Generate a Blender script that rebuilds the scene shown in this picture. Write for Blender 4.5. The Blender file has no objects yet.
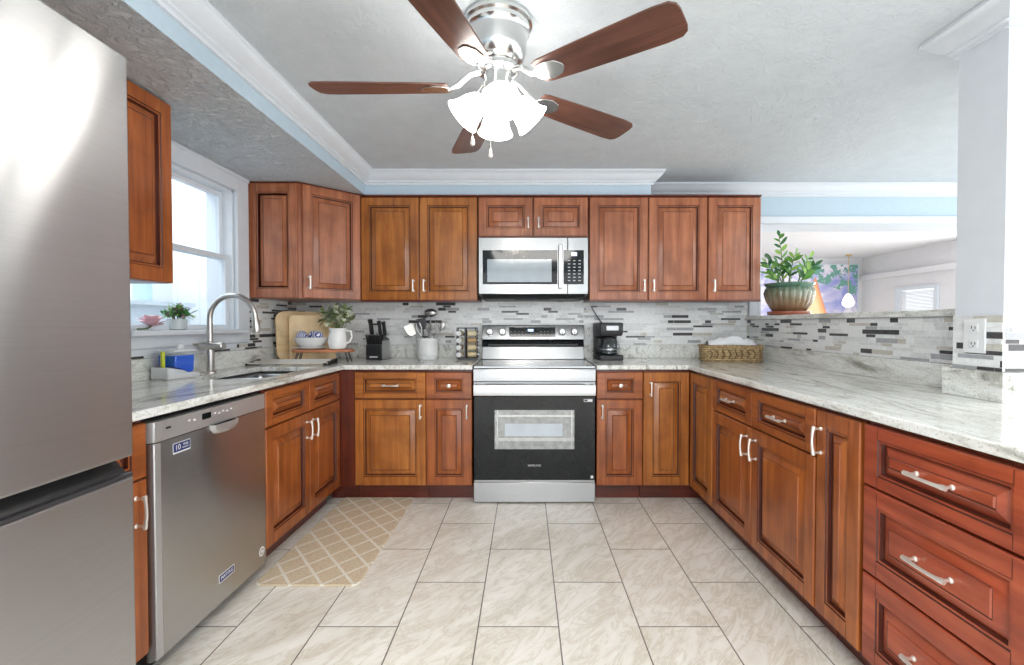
import bpy, bmesh, math, random
from mathutils import Vector, Matrix
random.seed(7)
SC = bpy.context.scene
COL = SC.collection
R = math.radians

# ------------------------------------------------------------------ camera, world, lights, exposure
cam_d = bpy.data.cameras.new('camera')
cam = bpy.data.objects.new('camera', cam_d); COL.objects.link(cam)
cam_d.sensor_width = 36.0
cam_d.lens = 36.0 * 465 / 1024
cam_d.clip_start = 0.02
cam.location = (0, 0, 1.15)
cam.rotation_euler = (R(90 - 1.05), 0, 0)
cam_d.shift_x = -14 / 1024
SC.camera = cam

W = bpy.data.worlds.new('sky'); SC.world = W; W.use_nodes = True
bg = W.node_tree.nodes['Background']
bg.inputs[0].default_value = (0.86, 0.93, 1.0, 1)
bg.inputs[1].default_value = 1.0

def area(name, loc, rot, sx, sy, power, col=(1, 1, 1)):
    l = bpy.data.lights.new(name, 'AREA'); l.shape = 'RECTANGLE'; l.size = sx; l.size_y = sy
    l.energy = power; l.color = col
    o = bpy.data.objects.new(name, l); COL.objects.link(o); o.location = loc; o.rotation_euler = rot
    return o
# porch daylight, plus unseen fill lights added behind the camera, living side, sun room
area('added_fill_rear', (1.6, -2.75, 1.15), (R(90), 0, 0), 6.6, 2.1, 32, (1, .985, .965))  # added panel that brightens the kitchen from behind the camera
area('added_fill_living_side', (5.15, 0.5, 1.15), (R(90), 0, R(90)), 5.6, 2.0, 38, (1, .985, .965))  # added light panel across the unseen open living side
area('daylight_porch', (-2.5, 2.7, 2.9), (0, 0, 0), 1.1, 2.6, 26, (.95, .98, 1))
area('added_fill_sun_room', (5.5, 4.9, 1.3), (R(90), 0, R(90)), 1.6, 1.6, 34, (1, .97, .96))  # added to brighten the sun room from out of view
area('added_fill_living_overhead', (3.0, 1.2, 2.2), (0, 0, 0), 1.0, 1.0, 14, (1, .97, .93))  # no known fixture, overhead fill added for the living side
area('added_fill_hall_overhead', (0.1, -.7, 2.2), (0, 0, 0), 1.2, 1.2, 38, (1, .97, .93))  # overhead fill added to lift the floor, no known fixture

SC.view_settings.view_transform = 'Standard'
SC.view_settings.look = 'None'
SC.view_settings.exposure = 0.95
SC.view_settings.gamma = 1.0
SC.view_settings.use_curve_mapping = False

# ------------------------------------------------------------------ helpers
def lin(r, g, b):
    f = lambda c: (c / 255 / 12.92) if c / 255 <= 0.04045 else ((c / 255 + 0.055) / 1.055) ** 2.4
    return (f(r), f(g), f(b), 1.0)

class MB:
    """collects faces, builds ONE mesh object"""
    def __init__(s):
        s.v = []; s.f = []; s.m = []
    def add(s, vs, fs, mi=0, M=None):
        b = len(s.v)
        for p in vs:
            p = Vector(p)
            s.v.append(M @ p if M else p)
        for f in fs:
            s.f.append([b + i for i in f]); s.m.append(mi)
        return s
    def box(s, x0, x1, y0, y1, z0, z1, mi=0, M=None):
        vs = [(x0,y0,z0),(x1,y0,z0),(x1,y1,z0),(x0,y1,z0),(x0,y0,z1),(x1,y0,z1),(x1,y1,z1),(x0,y1,z1)]
        return s.add(vs, [(0,3,2,1),(4,5,6,7),(0,1,5,4),(1,2,6,5),(2,3,7,6),(3,0,4,7)], mi, M)
    def loft(s, loops, mi=0, cap0=True, cap1=True, closed=True, M=None, mis=None):
        n = len(loops[0]); vs = [p for L in loops for p in L]
        b = len(s.v); s.add(vs, [], mi, M)
        for k in range(len(loops) - 1):
            mm = mis[k] if mis else mi
            for i in range(n if closed else n - 1):
                j = (i + 1) % n
                s.f.append([b+k*n+i, b+k*n+j, b+(k+1)*n+j, b+(k+1)*n+i]); s.m.append(mm)
        if cap0: s.f.append([b+i for i in range(n)][::-1]); s.m.append(mis[0] if mis else mi)
        if cap1: s.f.append([b+(len(loops)-1)*n+i for i in range(n)]); s.m.append(mis[-1] if mis else mi)
        return s
    def lathe(s, prof, c=(0,0,0), n=24, mi=0, M=None, cap0=True, cap1=True, flute=0, fn=0, mis=None):
        loops = []
        for r, z in prof:
            L = []
            for i in range(n):
                a = 2 * math.pi * i / n
                rr = max(r, 1e-4) * (1 + (flute * abs(math.sin(fn * a / 2)) if fn else 0))
                L.append((c[0] + rr*math.cos(a), c[1] + rr*math.sin(a), c[2] + z))
            loops.append(L)
        return s.loft(loops, mi, cap0, cap1, True, M, mis)
    def tube(s, pts, r, n=10, mi=0, M=None):
        pts = [Vector(p) for p in pts]
        rs = r if isinstance(r, (list, tuple)) else [r] * len(pts)
        loops = []; up = None
        for i, p in enumerate(pts):
            t = (pts[min(i+1, len(pts)-1)] - pts[max(i-1, 0)]).normalized()
            if up is None:
                up = Vector((0,0,1)) if abs(t.z) < .9 else Vector((1,0,0))
            a = t.cross(up)
            if a.length < 1e-5: a = t.orthogonal()
            a.normalize(); b = a.cross(t).normalized(); up = b
            loops.append([p + rs[i]*(math.cos(2*math.pi*k/n)*a + math.sin(2*math.pi*k/n)*b) for k in range(n)])
        return s.loft(loops, mi, M=M)
    def ball(s, c, r, nu=16, nv=10, mi=0, M=None):
        if not isinstance(r, (list, tuple)): r = (r, r, r)
        loops = []
        for j in range(nv + 1):
            th = math.pi * j / nv; th = min(max(th, .02), math.pi - .02)
            loops.append([(c[0]+r[0]*math.sin(th)*math.cos(2*math.pi*i/nu), c[1]+r[1]*math.sin(th)*math.sin(2*math.pi*i/nu), c[2]-r[2]*math.cos(th)) for i in range(nu)])
        return s.loft(loops, mi, M=M)
    def cells(s, rects, z0, z1, mi=0):
        xs = sorted({round(v, 5) for r in rects for v in (r[0], r[1])}); ys = sorted({round(v, 5) for r in rects for v in (r[2], r[3])})
        on = {}
        for i in range(len(xs)-1):
            for j in range(len(ys)-1):
                cx, cy = (xs[i]+xs[i+1])/2, (ys[j]+ys[j+1])/2
                on[i, j] = any(r[0] < cx < r[1] and r[2] < cy < r[3] for r in rects)
        idx = {}
        def vi(i, j, z):
            k = (i, j, z)
            if k not in idx:
                idx[k] = len(s.v); s.v.append(Vector((xs[i], ys[j], z)))
            return idx[k]
        for (i, j), v in on.items():
            if not v: continue
            q = [(i,j),(i+1,j),(i+1,j+1),(i,j+1)]
            s.f.append([vi(a,b,z1) for a,b in q]); s.m.append(mi)
            s.f.append([vi(a,b,z0) for a,b in q][::-1]); s.m.append(mi)
            for k, (di, dj) in enumerate(((0,-1),(1,0),(0,1),(-1,0))):
                if not on.get((i+di, j+dj), False):
                    a, b = q[k], q[(k+1) % 4]
                    s.f.append([vi(*a,z0), vi(*b,z0), vi(*b,z1), vi(*a,z1)]); s.m.append(mi)
        return s
    def build(s, name, mats, parent=None, bevel=0, seg=2, smooth=True, loc=None, rot=None, solid=0, sub=0):
        me = bpy.data.meshes.new(name)
        me.from_pydata([tuple(p) for p in s.v], [], s.f)
        if not isinstance(mats, (list, tuple)): mats = [mats]
        for m in mats: me.materials.append(m)
        for p, mi in zip(me.polygons, s.m): p.material_index = min(mi, len(mats)-1)
        bm = bmesh.new(); bm.from_mesh(me); bmesh.ops.recalc_face_normals(bm, faces=bm.faces); bm.to_mesh(me); bm.free()
        if smooth:
            for p in me.polygons: p.use_smooth = True
            me.set_sharp_from_angle(angle=R(38))
        o = bpy.data.objects.new(name, me); COL.objects.link(o)
        if parent: o.parent = parent
        if loc: o.location = loc
        if rot: o.rotation_euler = rot
        if solid:
            md = o.modifiers.new('solidify', 'SOLIDIFY'); md.thickness = solid; md.offset = 0
        if bevel:
            md = o.modifiers.new('bevel', 'BEVEL'); md.width = bevel; md.segments = seg; md.limit_method = 'ANGLE'; md.angle_limit = R(40)
        if sub:
            md = o.modifiers.new('subdivision', 'SUBSURF'); md.levels = sub; md.render_levels = sub
        return o

def tag(o, label, cat, group=None):
    o['label'] = label; o['category'] = cat
    if group: o['group'] = group
    return o
def struct(o):
    o['kind'] = 'structure'; return o
def thing(name, label, cat, loc=(0,0,0), rotz=0, group=None):
    o = bpy.data.objects.new(name, None); COL.objects.link(o)
    o.empty_display_size = .05; o.location = loc; o.rotation_euler = (0, 0, rotz)
    return tag(o, label, cat, group)
def dup(root, loc=None, rotz=None, label=None):
    r = root.copy(); COL.objects.link(r)
    if loc is not None: r.location = loc
    if rotz is not None: r.rotation_euler = (0, 0, rotz)
    if label: r['label'] = label
    for ch in list(root.children):
        c = ch.copy(); COL.objects.link(c); c.parent = r
        for g in list(ch.children):
            d = g.copy(); COL.objects.link(d); d.parent = c
    return r
def text_part(name, body, size, mat, parent, loc, rot, ext=.0004, align='CENTER'):
    cu = bpy.data.curves.new(name, 'FONT'); cu.body = body; cu.size = size; cu.extrude = ext
    cu.align_x = align; cu.align_y = 'CENTER'
    t = bpy.data.objects.new(name, cu); COL.objects.link(t)
    dg = bpy.context.evaluated_depsgraph_get()
    me = bpy.data.meshes.new_from_object(t.evaluated_get(dg))
    bpy.data.objects.remove(t)
    me.materials.clear(); me.materials.append(mat)
    o = bpy.data.objects.new(name, me); COL.objects.link(o); o.parent = parent; o.location = loc; o.rotation_euler = rot
    return o

# ------------------------------------------------------------------ materials
def new_mat(name):
    m = bpy.data.materials.new(name); m.use_nodes = True
    nt = m.node_tree; b = nt.nodes['Principled BSDF']
    return m, nt, b
def N(nt, t, **kw):
    n = nt.nodes.new(t)
    for k, v in kw.items(): setattr(n, k, v)
    return n
def ramp(nt, fac, stops, interp='LINEAR'):
    n = N(nt, 'ShaderNodeValToRGB'); cr = n.color_ramp; cr.interpolation = interp
    while len(cr.elements) < len(stops): cr.elements.new(.5)
    for e, (p, c) in zip(cr.elements, stops): e.position = p; e.color = c
    nt.links.new(fac, n.inputs[0]); return n.outputs[0]
def coords(nt, scale=(1,1,1), rnd=False, rot=(0,0,0), loc=(0,0,0)):
    tc = N(nt, 'ShaderNodeTexCoord'); mp = N(nt, 'ShaderNodeMapping')
    mp.inputs['Scale'].default_value = scale; mp.inputs['Rotation'].default_value = rot; mp.inputs['Location'].default_value = loc
    src = tc.outputs['Object']
    if rnd:
        oi = N(nt, 'ShaderNodeObjectInfo'); ad = N(nt, 'ShaderNodeVectorMath', operation='ADD'); ml = N(nt, 'ShaderNodeMath', operation='MULTIPLY')
        ml.inputs[1].default_value = 17.0
        nt.links.new(oi.outputs['Random'], ml.inputs[0]); nt.links.new(src, ad.inputs[0]); nt.links.new(ml.outputs[0], ad.inputs[1]); src = ad.outputs[0]
    nt.links.new(src, mp.inputs[0]); return mp.outputs[0]
def noise(nt, vec, scale=1, detail=4, rough=.55, dist=0):
    n = N(nt, 'ShaderNodeTexNoise'); n.inputs['Scale'].default_value = scale; n.inputs['Detail'].default_value = detail
    n.inputs['Roughness'].default_value = rough; n.inputs['Distortion'].default_value = dist
    nt.links.new(vec, n.inputs['Vector']); return n.outputs[0]
def bump(nt, b, h, strength=.2, dist=.01):
    n = N(nt, 'ShaderNodeBump'); n.inputs['Strength'].default_value = strength; n.inputs['Distance'].default_value = dist
    nt.links.new(h, n.inputs['Height']); nt.links.new(n.outputs[0], b.inputs['Normal'])
def mix(nt, fac, a, b_, blend='MIX'):
    n = N(nt, 'ShaderNodeMix', data_type='RGBA', blend_type=blend)
    if isinstance(fac, (int, float)): n.inputs[0].default_value = fac
    else: nt.links.new(fac, n.inputs[0])
    for s, v in ((6, a), (7, b_)):
        if isinstance(v, tuple): n.inputs[s].default_value = v
        else: nt.links.new(v, n.inputs[s])
    return n.outputs[2]
def plain(name, col, rough=.5, metal=0, var=.06, scale=12, coat=0, emit=None, es=0, trans=0, bmp=0):
    """one colour with slight procedural mottling"""
    m, nt, b = new_mat(name)
    nz = noise(nt, coords(nt), scale, 3)
    c0 = tuple(max(0, c*(1-var)) for c in col[:3]) + (1,); c1 = tuple(min(1, c*(1+var)) for c in col[:3]) + (1,)
    nt.links.new(ramp(nt, nz, [(.3, c0), (.7, c1)]), b.inputs['Base Color'])
    b.inputs['Roughness'].default_value = rough; b.inputs['Metallic'].default_value = metal
    if coat: b.inputs['Coat Weight'].default_value = coat; b.inputs['Coat Roughness'].default_value = .12
    if emit: b.inputs['Emission Color'].default_value = emit; b.inputs['Emission Strength'].default_value = es
    if trans: b.inputs['Transmission Weight'].default_value = trans
    if bmp: bump(nt, b, nz, bmp, .004)
    return m
def wood(name, dark, mid, light, horiz=False, rough=.32, axis=None):
    m, nt, b = new_mat(name)
    sc = axis or ((1.6, 22, 22) if horiz else (22, 22, 1.6))
    g = noise(nt, coords(nt, sc, True), 1.3, 5, .55, .5)
    bl = noise(nt, coords(nt, (1,1,1), True), 7, 3, .5, .2)
    c = ramp(nt, g, [(.25, dark), (.5, mid), (.78, light)])
    c2 = ramp(nt, bl, [(.28, (.74,.70,.64,1)), (.5, (1,1,1,1)), (.72, (1.16,1.14,1.1,1))])
    nt.links.new(mix(nt, 1.0, c, c2, 'MULTIPLY'), b.inputs['Base Color'])
    b.inputs['Roughness'].default_value = rough
    b.inputs['Coat Weight'].default_value = .25; b.inputs['Coat Roughness'].default_value = .18
    bump(nt, b, g, .05, .002)
    return m
def brushed(name, col, rough=.3, sc=(2, 2, 300), var=.04, bstr=.012, wavy=0, aniso=0, metal=1, tan=(1, 0, 0), arough=.3, amix=.7):
    m, nt, b = new_mat(name)
    g = noise(nt, coords(nt, sc), 1, 3, .5)
    c0 = tuple(c*(1-var) for c in col[:3]) + (1,); c1 = tuple(min(1, c*(1+var)) for c in col[:3]) + (1,)
    nt.links.new(ramp(nt, g, [(.3, c0), (.7, c1)]), b.inputs['Base Color'])
    b.inputs['Metallic'].default_value = metal; b.inputs['Roughness'].default_value = rough
    h = g
    if aniso:      # horizontally brushed: reflections smear vertically
        tg = N(nt, 'ShaderNodeCombineXYZ')
        for k in range(3): tg.inputs[k].default_value = tan[k]
        gl = N(nt, 'ShaderNodeBsdfAnisotropic'); gl.inputs['Roughness'].default_value = arough; gl.inputs['Anisotropy'].default_value = aniso
        nt.links.new(tg.outputs[0], gl.inputs['Tangent']); nt.links.new(b.inputs['Base Color'].links[0].from_socket, gl.inputs['Color'])
        ms = N(nt, 'ShaderNodeMixShader'); ms.inputs[0].default_value = amix
        nt.links.new(b.outputs[0], ms.inputs[1]); nt.links.new(gl.outputs[0], ms.inputs[2]); nt.links.new(ms.outputs[0], nt.nodes['Material Output'].inputs[0])
    bump(nt, b, h, bstr, .001)
    if wavy:
        w = noise(nt, coords(nt, (1.2, 2.4, .5)), 1.6, 1)
        n2 = N(nt, 'ShaderNodeBump'); n2.inputs['Strength'].default_value = wavy; n2.inputs['Distance'].default_value = .05
        nt.links.new(w, n2.inputs['Height'])
        first = b.inputs['Normal'].links[0].from_node
        nt.links.new(n2.outputs[0], first.inputs['Normal'])
    return m

MW = {}
def lit_tones(key, d, m_, l):  # one stain; each tone paints in the mixed light on its cabinets
    MW[key] = wood('wood_as_lit_' + key, d, m_, l)
    MW[key + '_h'] = wood('wood_as_lit_' + key + '_horizontal', d, m_, l, True)
lit_tones('honey', lin(130, 70, 24), lin(164, 98, 40), lin(190, 122, 58))
lit_tones('cherry', lin(136, 76, 46), lin(164, 98, 64), lin(186, 120, 84))
lit_tones('amber', lin(120, 58, 22), lin(154, 82, 34), lin(180, 106, 50))
lit_tones('red', lin(122, 48, 28), lin(154, 68, 42), lin(178, 88, 56))
GLAZE = plain('dark_glaze', lin(70, 26, 14), .4)
CARC = wood('carcass_wood', lin(70, 26, 14), lin(96, 38, 20), lin(110, 46, 26))
TOE = wood('toe_kick_wood', lin(74, 28, 20), lin(96, 40, 28), lin(110, 50, 36), True)
NICKEL = plain('satin_nickel', (.86, .83, .77, 1), .38, .75, .03)
CHROME = plain('brushed_nickel', (.62, .60, .57, 1), .34, 1, .04)
STEEL = brushed('stainless_steel', (.46, .47, .475), .30, (2, 2, 260))
STEEL_V = brushed('stainless_steel_appliance_front', (.42, .43, .435), .38, (2, 2, 260), bstr=.0, aniso=.7, arough=.24, amix=.6)
FRIDGE = brushed('refrigerator_steel', (.47, .47, .475), .42, (2, 3, 260), .03, .0, 0, .80, .9, (0, 1, 0), .19, .6)
DWSTEEL = brushed('dishwasher_steel', (.52, .52, .52), .38, (2, 3, 260), .03, .0, 0, .6, 1, (0, 1, 0), .2, .6)
DWTRIM = plain('dishwasher_light_steel', (.56, .56, .565, 1), .38, .7, .03)
BLACK = plain('black_plastic', (.012, .012, .013, 1), .35)
BLACKG = plain('black_glass', (.007, .009, .010, 1), .05)
BLACKG.node_tree.nodes['Principled BSDF'].inputs['Specular IOR Level'].default_value = .32
DGREY = plain('dark_grey_plastic', (.028, .028, .031, 1), .35)
WHITE = plain('white_ceramic', (.80, .80, .79, 1), .25, 0, .03)
WPAINT = plain('white_trim_paint', (.72, .76, .81, 1), .4, 0, .02)
WPLAS = plain('white_plastic', (.78, .79, .80, 1), .35, 0, .02)
BLUEP = plain('pale_blue_wall_paint', lin(188, 207, 220), .6, 0, .02, 40)
ROOMW = plain('white_wall_paint', (.80, .79, .80, 1), .6, 0, .02)

# ceiling: knock-down plaster
def plaster(name, st):
    m, nt, b = new_mat(name)
    v = coords(nt); n1 = noise(nt, v, 26, 6, .62, 1.2); n2 = noise(nt, v, 9, 3)
    b.inputs['Base Color'].default_value = (.60, .64, .67, 1)
    nt.links.new(ramp(nt, n2, [(.3, (.62,.67,.71,1)), (.7, (.67,.72,.76,1))]), b.inputs['Base Color'])
    b.inputs['Roughness'].default_value = .85; bump(nt, b, ramp(nt, n1, [(.42,(0,0,0,1)),(.6,(1,1,1,1))]), st, .008)
    return m
CEIL = plaster('textured_ceiling_plaster', .4); CEIL2 = plaster('swirled_soffit_plaster', .95)

# floor: 30 x 61 cm marble-look porcelain, half bond
FLOOR, nt, b = new_mat('marble_look_floor_tiles')
tc = N(nt, 'ShaderNodeTexCoord'); sp = N(nt, 'ShaderNodeSeparateXYZ'); cb = N(nt, 'ShaderNodeCombineXYZ')
nt.links.new(tc.outputs['Object'], sp.inputs[0])
ax = N(nt, 'ShaderNodeMath', operation='ADD'); ax.inputs[1].default_value = -0.124 + .3055*20
ay = N(nt, 'ShaderNodeMath', operation='ADD'); ay.inputs[1].default_value = -2.354 + .608*20
nt.links.new(sp.outputs[0], ax.inputs[0]); nt.links.new(sp.outputs[1], ay.inputs[0])
nt.links.new(ay.outputs[0], cb.inputs[0]); nt.links.new(ax.outputs[0], cb.inputs[1])
br = N(nt, 'ShaderNodeTexBrick'); br.offset = .5; br.offset_frequency = 2
for k, v_ in (('Scale', 1.0), ('Mortar Size', .0026), ('Mortar Smooth', .1), ('Bias', 0), ('Brick Width', .608), ('Row Height', .3055)):
    br.inputs[k].default_value = v_
br.inputs['Color1'].default_value = (0,0,0,1); br.inputs['Color2'].default_value = (1,1,1,1); br.inputs['Mortar'].default_value = (0,0,0,1)
nt.links.new(cb.outputs[0], br.inputs['Vector'])
mr = N(nt, 'ShaderNodeMapping'); mr.inputs['Rotation'].default_value = (0, 0, R(-50))
mp = N(nt, 'ShaderNodeMapping'); mp.inputs['Scale'].default_value = (1.4, 4.6, 1); nt.links.new(mr.outputs[0], mp.inputs[0])
ml = N(nt, 'ShaderNodeVectorMath', operation='SCALE'); ml.inputs[3].default_value = 9.0
nt.links.new(br.outputs['Color'], ml.inputs[0])
ad = N(nt, 'ShaderNodeVectorMath', operation='ADD')
nt.links.new(tc.outputs['Object'], ad.inputs[0]); nt.links.new(ml.outputs[0], ad.inputs[1]); nt.links.new(ad.outputs[0], mr.inputs[0])
vn = noise(nt, mp.outputs[0], 1.5, 8, .62, .5)
vf = noise(nt, mp.outputs[0], 3.4, 8, .68, .9)
rd = N(nt, 'ShaderNodeMath', operation='SUBTRACT'); rd.inputs[1].default_value = .5; nt.links.new(vf, rd.inputs[0])
ab = N(nt, 'ShaderNodeMath', operation='ABSOLUTE'); nt.links.new(rd.outputs[0], ab.inputs[0])
base = ramp(nt, vn, [(.30, lin(224, 218, 206)), (.5, lin(240, 236, 228)), (.72, lin(250, 248, 242))])
base = mix(nt, 1.0, base, ramp(nt, ab.outputs[0], [(.0, (.82, .79, .73, 1)), (.035, (.95, .94, .92, 1)), (.09, (1, 1, 1, 1))]), 'MULTIPLY')
nt.links.new(mix(nt, br.outputs['Fac'], base, lin(112, 105, 94)), b.inputs['Base Color'])
b.inputs['Roughness'].default_value = .3
iv = N(nt, 'ShaderNodeMath', operation='SUBTRACT'); iv.inputs[0].default_value = 1; nt.links.new(br.outputs['Fac'], iv.inputs[1])
bump(nt, b, iv.outputs[0], .3, .002)

# granite: pale, streaky along the y axis
def granite(name, sc):
    m, nt, b = new_mat(name)
    v = coords(nt, sc)
    a = noise(nt, v, 1.0, 8, .66, 1.4); v2 = coords(nt, tuple(x*.45 for x in sc), loc=(3, 7, 1)); c = noise(nt, v2, 1.2, 5, .6, 2.0)
    fine = noise(nt, coords(nt, (1,1,1)), 120, 2)
    col = ramp(nt, a, [(.25, lin(128, 126, 116)), (.37, lin(192, 192, 185)), (.44, lin(226, 227, 222)), (.56, lin(240, 242, 239)), (.66, lin(226, 229, 225)), (.78, lin(240, 242, 240))])
    col2 = ramp(nt, c, [(.34, lin(158, 156, 142)), (.45, (1,1,1,1))])
    col = mix(nt, .8, col, col2, 'MULTIPLY')
    sp_ = ramp(nt, fine, [(.33, (.62, .60, .57, 1)), (.42, (1,1,1,1))])
    r2 = noise(nt, coords(nt, tuple(x*1.9 for x in sc), loc=(1, 4, 2)), 1.0, 6, .6, 1.0)
    col = mix(nt, .5, col, ramp(nt, r2, [(.44, (1,1,1,1)), (.49, (.66,.66,.62,1)), (.52, (.95,.95,.94,1)), (.56, (1,1,1,1))]), 'MULTIPLY')
    nt.links.new(mix(nt, .8, col, sp_, 'MULTIPLY'), b.inputs['Base Color'])
    b.inputs['Roughness'].default_value = .12
    return m
GRAN = granite('pale_streaked_granite', (13, 2.2, 9))

# mosaic tiles
TILE_MATS = [plain('grout_white', (.86, .86, .85, 1), .8, 0, .02),
             plain('tile_white_glass', (.86, .88, .88, 1), .12, 0, .06, 60),
             plain('tile_pale_grey', (.74, .76, .76, 1), .15, 0, .1, 50),
             plain('tile_beige', (.60, .58, .52, 1), .2, 0, .1, 50),
             plain('tile_mid_grey', (.42, .43, .45, 1), .15, 0, .12, 50),
             plain('tile_charcoal', (.075, .073, .075, 1), .15, 0, .15, 50)]

GLASS, nt, b = new_mat('clear_glass')
nt.nodes.remove(b); tr = N(nt, 'ShaderNodeBsdfTransparent'); gl = N(nt, 'ShaderNodeBsdfGlossy'); gl.inputs['Roughness'].default_value = .02
lw = N(nt, 'ShaderNodeLayerWeight'); lw.inputs[0].default_value = .5; pw = N(nt, 'ShaderNodeMath', operation='POWER'); pw.inputs[1].default_value = 4; pm = N(nt, 'ShaderNodeMath', operation='MULTIPLY_ADD'); pm.inputs[1].default_value = .5; pm.inputs[2].default_value = .04; nt.links.new(lw.outputs['Facing'], pw.inputs[0]); nt.links.new(pw.outputs[0], pm.inputs[0]); ms = N(nt, 'ShaderNodeMixShader')
tr.inputs[0].default_value = (.94, .97, .98, 1)
nt.links.new(pm.outputs[0], ms.inputs[0]); nt.links.new(tr.outputs[0], ms.inputs[1]); nt.links.new(gl.outputs[0], ms.inputs[2])
nt.links.new(ms.outputs[0], nt.nodes['Material Output'].inputs[0])
SHADE = plain('lit_frosted_glass', (.95, .95, .93, 1), .4, emit=(1, .96, .9, 1), es=6.5)

# ------------------------------------------------------------------ room shell
HC = 2.225      # ceiling
XL, YB = -1.79, 3.62
struct(MB().box(-3.2, 6.0, -3.0, 8.2, -.06, 0).build('floor', FLOOR))
struct(MB().box(XL-.16, 5.2, -2.7, YB, HC, HC+.08).build('ceiling', CEIL))
# left wall with the window opening (y 2.0..2.86, z 1.115..1.955)
WY0, WY1, WZ0, WZ1 = 2.05, 2.86, 1.115, 1.965
m = MB(); x0, x1 = XL-.16, XL
for (ya, yb, za, zb) in ((-2.7, WY0, 0, HC), (WY1, YB, 0, HC), (WY0, WY1, 0, WZ0), (WY0, WY1, WZ1, HC)): m.box(x0, x1, ya, yb, za, zb)
struct(m.build('wall_left', BLUEP, smooth=False))
# back wall with the wide cased opening to the sun room
OX0, OX1, OZ = 1.80, 3.9, 1.925
m = MB()
m.box(XL-.16, OX0, YB, YB+.28, 0, HC+.08); m.box(OX0, OX1, YB, YB+.28, OZ, HC+.08); m.box(OX1, 5.2, YB, YB+.28, 0, HC+.08)
struct(m.build('wall_back', BLUEP, smooth=False))
# rear wall and right wall out of view, openings sized to let added light in
m = MB(); m.box(XL-.16, -1.7, -2.7, -2.6, 0, HC); m.box(4.9, 5.1, -2.7, -2.6, 0, HC); m.box(-1.7, 4.9, -2.7, -2.6, 2.16, HC)
struct(m.build('wall_rear', BLUEP, smooth=False))
m = MB(); m.box(5.0, 5.1, -2.6, -2.3, 0, HC); m.box(5.0, 5.1, 3.3, YB, 0, HC); m.box(5.0, 5.1, -2.3, 3.3, 2.15, HC)
struct(m.build('wall_right', BLUEP, smooth=False))
# soffits over the wall cabinets
SZ = 2.065
m = MB(); m.cells([(XL, -1.14, -2.6, YB), (-1.14, .887, 3.317, YB)], SZ, HC)
sof = m.build('ceiling_soffit', [BLUEP, CEIL2], smooth=False); struct(sof)
for p in sof.data.polygons:
    if abs(p.normal.z) > .9: p.material_index = 1
# half wall carrying the bar ledge, and the column at its end
HX = 1.724
struct(MB().box(HX, HX+.17, 1.737, YB, 0, 1.18).build('wall_half', BLUEP))
CX0, CX1, CY0, CY1 = 1.602, 2.06, 1.56, 1.737
struct(MB().box(CX0, CX1, CY0, CY1, 0, HC).build('wall_column', WPAINT))

def sweep(mb, path, prof, closed=False, side=1):
    """prof: (out, z) pairs swept along a 2-D path; 'out' points to the path's right for side=1"""
    P = [Vector(p) for p in path]; n = len(P); loops = []
    for i in range(n):
        ds = []
        if i > 0 or closed: ds.append((P[i] - P[i-1]).normalized())
        if i < n-1 or closed: ds.append((P[(i+1) % n] - P[i]).normalized())
        ns = [Vector((d.y, -d.x)) * side for d in ds]
        k = ns[0] if len(ns) == 1 else (ns[0]+ns[1]) / (1 + ns[0].dot(ns[1]))
        loops.append([(P[i].x + k.x*o, P[i].y + k.y*o, z) for o, z in prof])
    if closed: loops.append(loops[0])
    mb.loft(loops, cap0=not closed, cap1=not closed)
CROWN = [(0, HC-.001), (.082, HC-.001), (.082, HC-.014), (.070, HC-.020), (.062, HC-.036), (.040, HC-.058), (.026, HC-.066), (.026, HC-.074), (.014, HC-.078), (.014, HC-.092), (0, HC-.092)]
m = MB(); sweep(m, [(-1.14, -2.6), (-1.14, 3.317), (.887, 3.317), (.887, YB)], CROWN)
struct(m.build('trim_1', WPAINT))
m = MB(); sweep(m, [(.887, YB), (5.0, YB)], CROWN); struct(m.build('trim_2', WPAINT))
m = MB(); sweep(m, [(CX0, CY1), (CX0, CY0), (CX1, CY0), (CX1, CY1)], CROWN, True, 1); struct(m.build('trim_3', WPAINT))
# casing of the opening
m = MB(); m.box(OX0-.005, OX1+.08, YB-.022, YB+.0, OZ, OZ+.055); m.box(OX0-.005, OX0+.02, YB-.018, YB+.29, 1.215, OZ); m.box(OX1, OX1+.07, YB-.02, YB, 0, OZ)
m.box(1.728, OX0-.005, YB-.018, YB, 1.2115, OZ+.055); m.box(OX0, OX1, YB-.0, YB+.285, OZ-.006, OZ)
struct(m.build('trim_4', WPAINT, bevel=.003))

# kitchen window: casing, two sashes, panes, sill
win = bpy.data.objects.new('window_1', None); COL.objects.link(win); struct(win)
m = MB(); c0, c1 = XL, XL+.024
m.box(c0, c1, WY1, WY1+.115, WZ0-.08, SZ); m.box(c0, c1, WY0-.075, WY0, WZ0-.08, SZ); m.box(c0, c1, WY0, WY1, WZ1, SZ)
m.box(c0, c1+.008, WY0-.075, WY1+.115, SZ-.022, SZ); m.box(c0, c1, WY0, WY1, 1.035, WZ0-.012)
m.box(c0, c1-.012, WY0, WY1, 1.0, 1.035)
m.box(XL-.16, XL-.0, WY1-.018, WY1, WZ0, WZ1); m.box(XL-.16, XL, WY0, WY0+.018, WZ0, WZ1); m.box(XL-.16, XL, WY0, WY1, WZ1-.018, WZ1)
m.build('casing', WPAINT, win, bevel=.003)
m = MB(); m.box(XL-.16, XL+.075, WY0-.02, WY1+.02, WZ0-.02, WZ0+.004); m.build('sill', WPAINT, win, bevel=.004)
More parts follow.
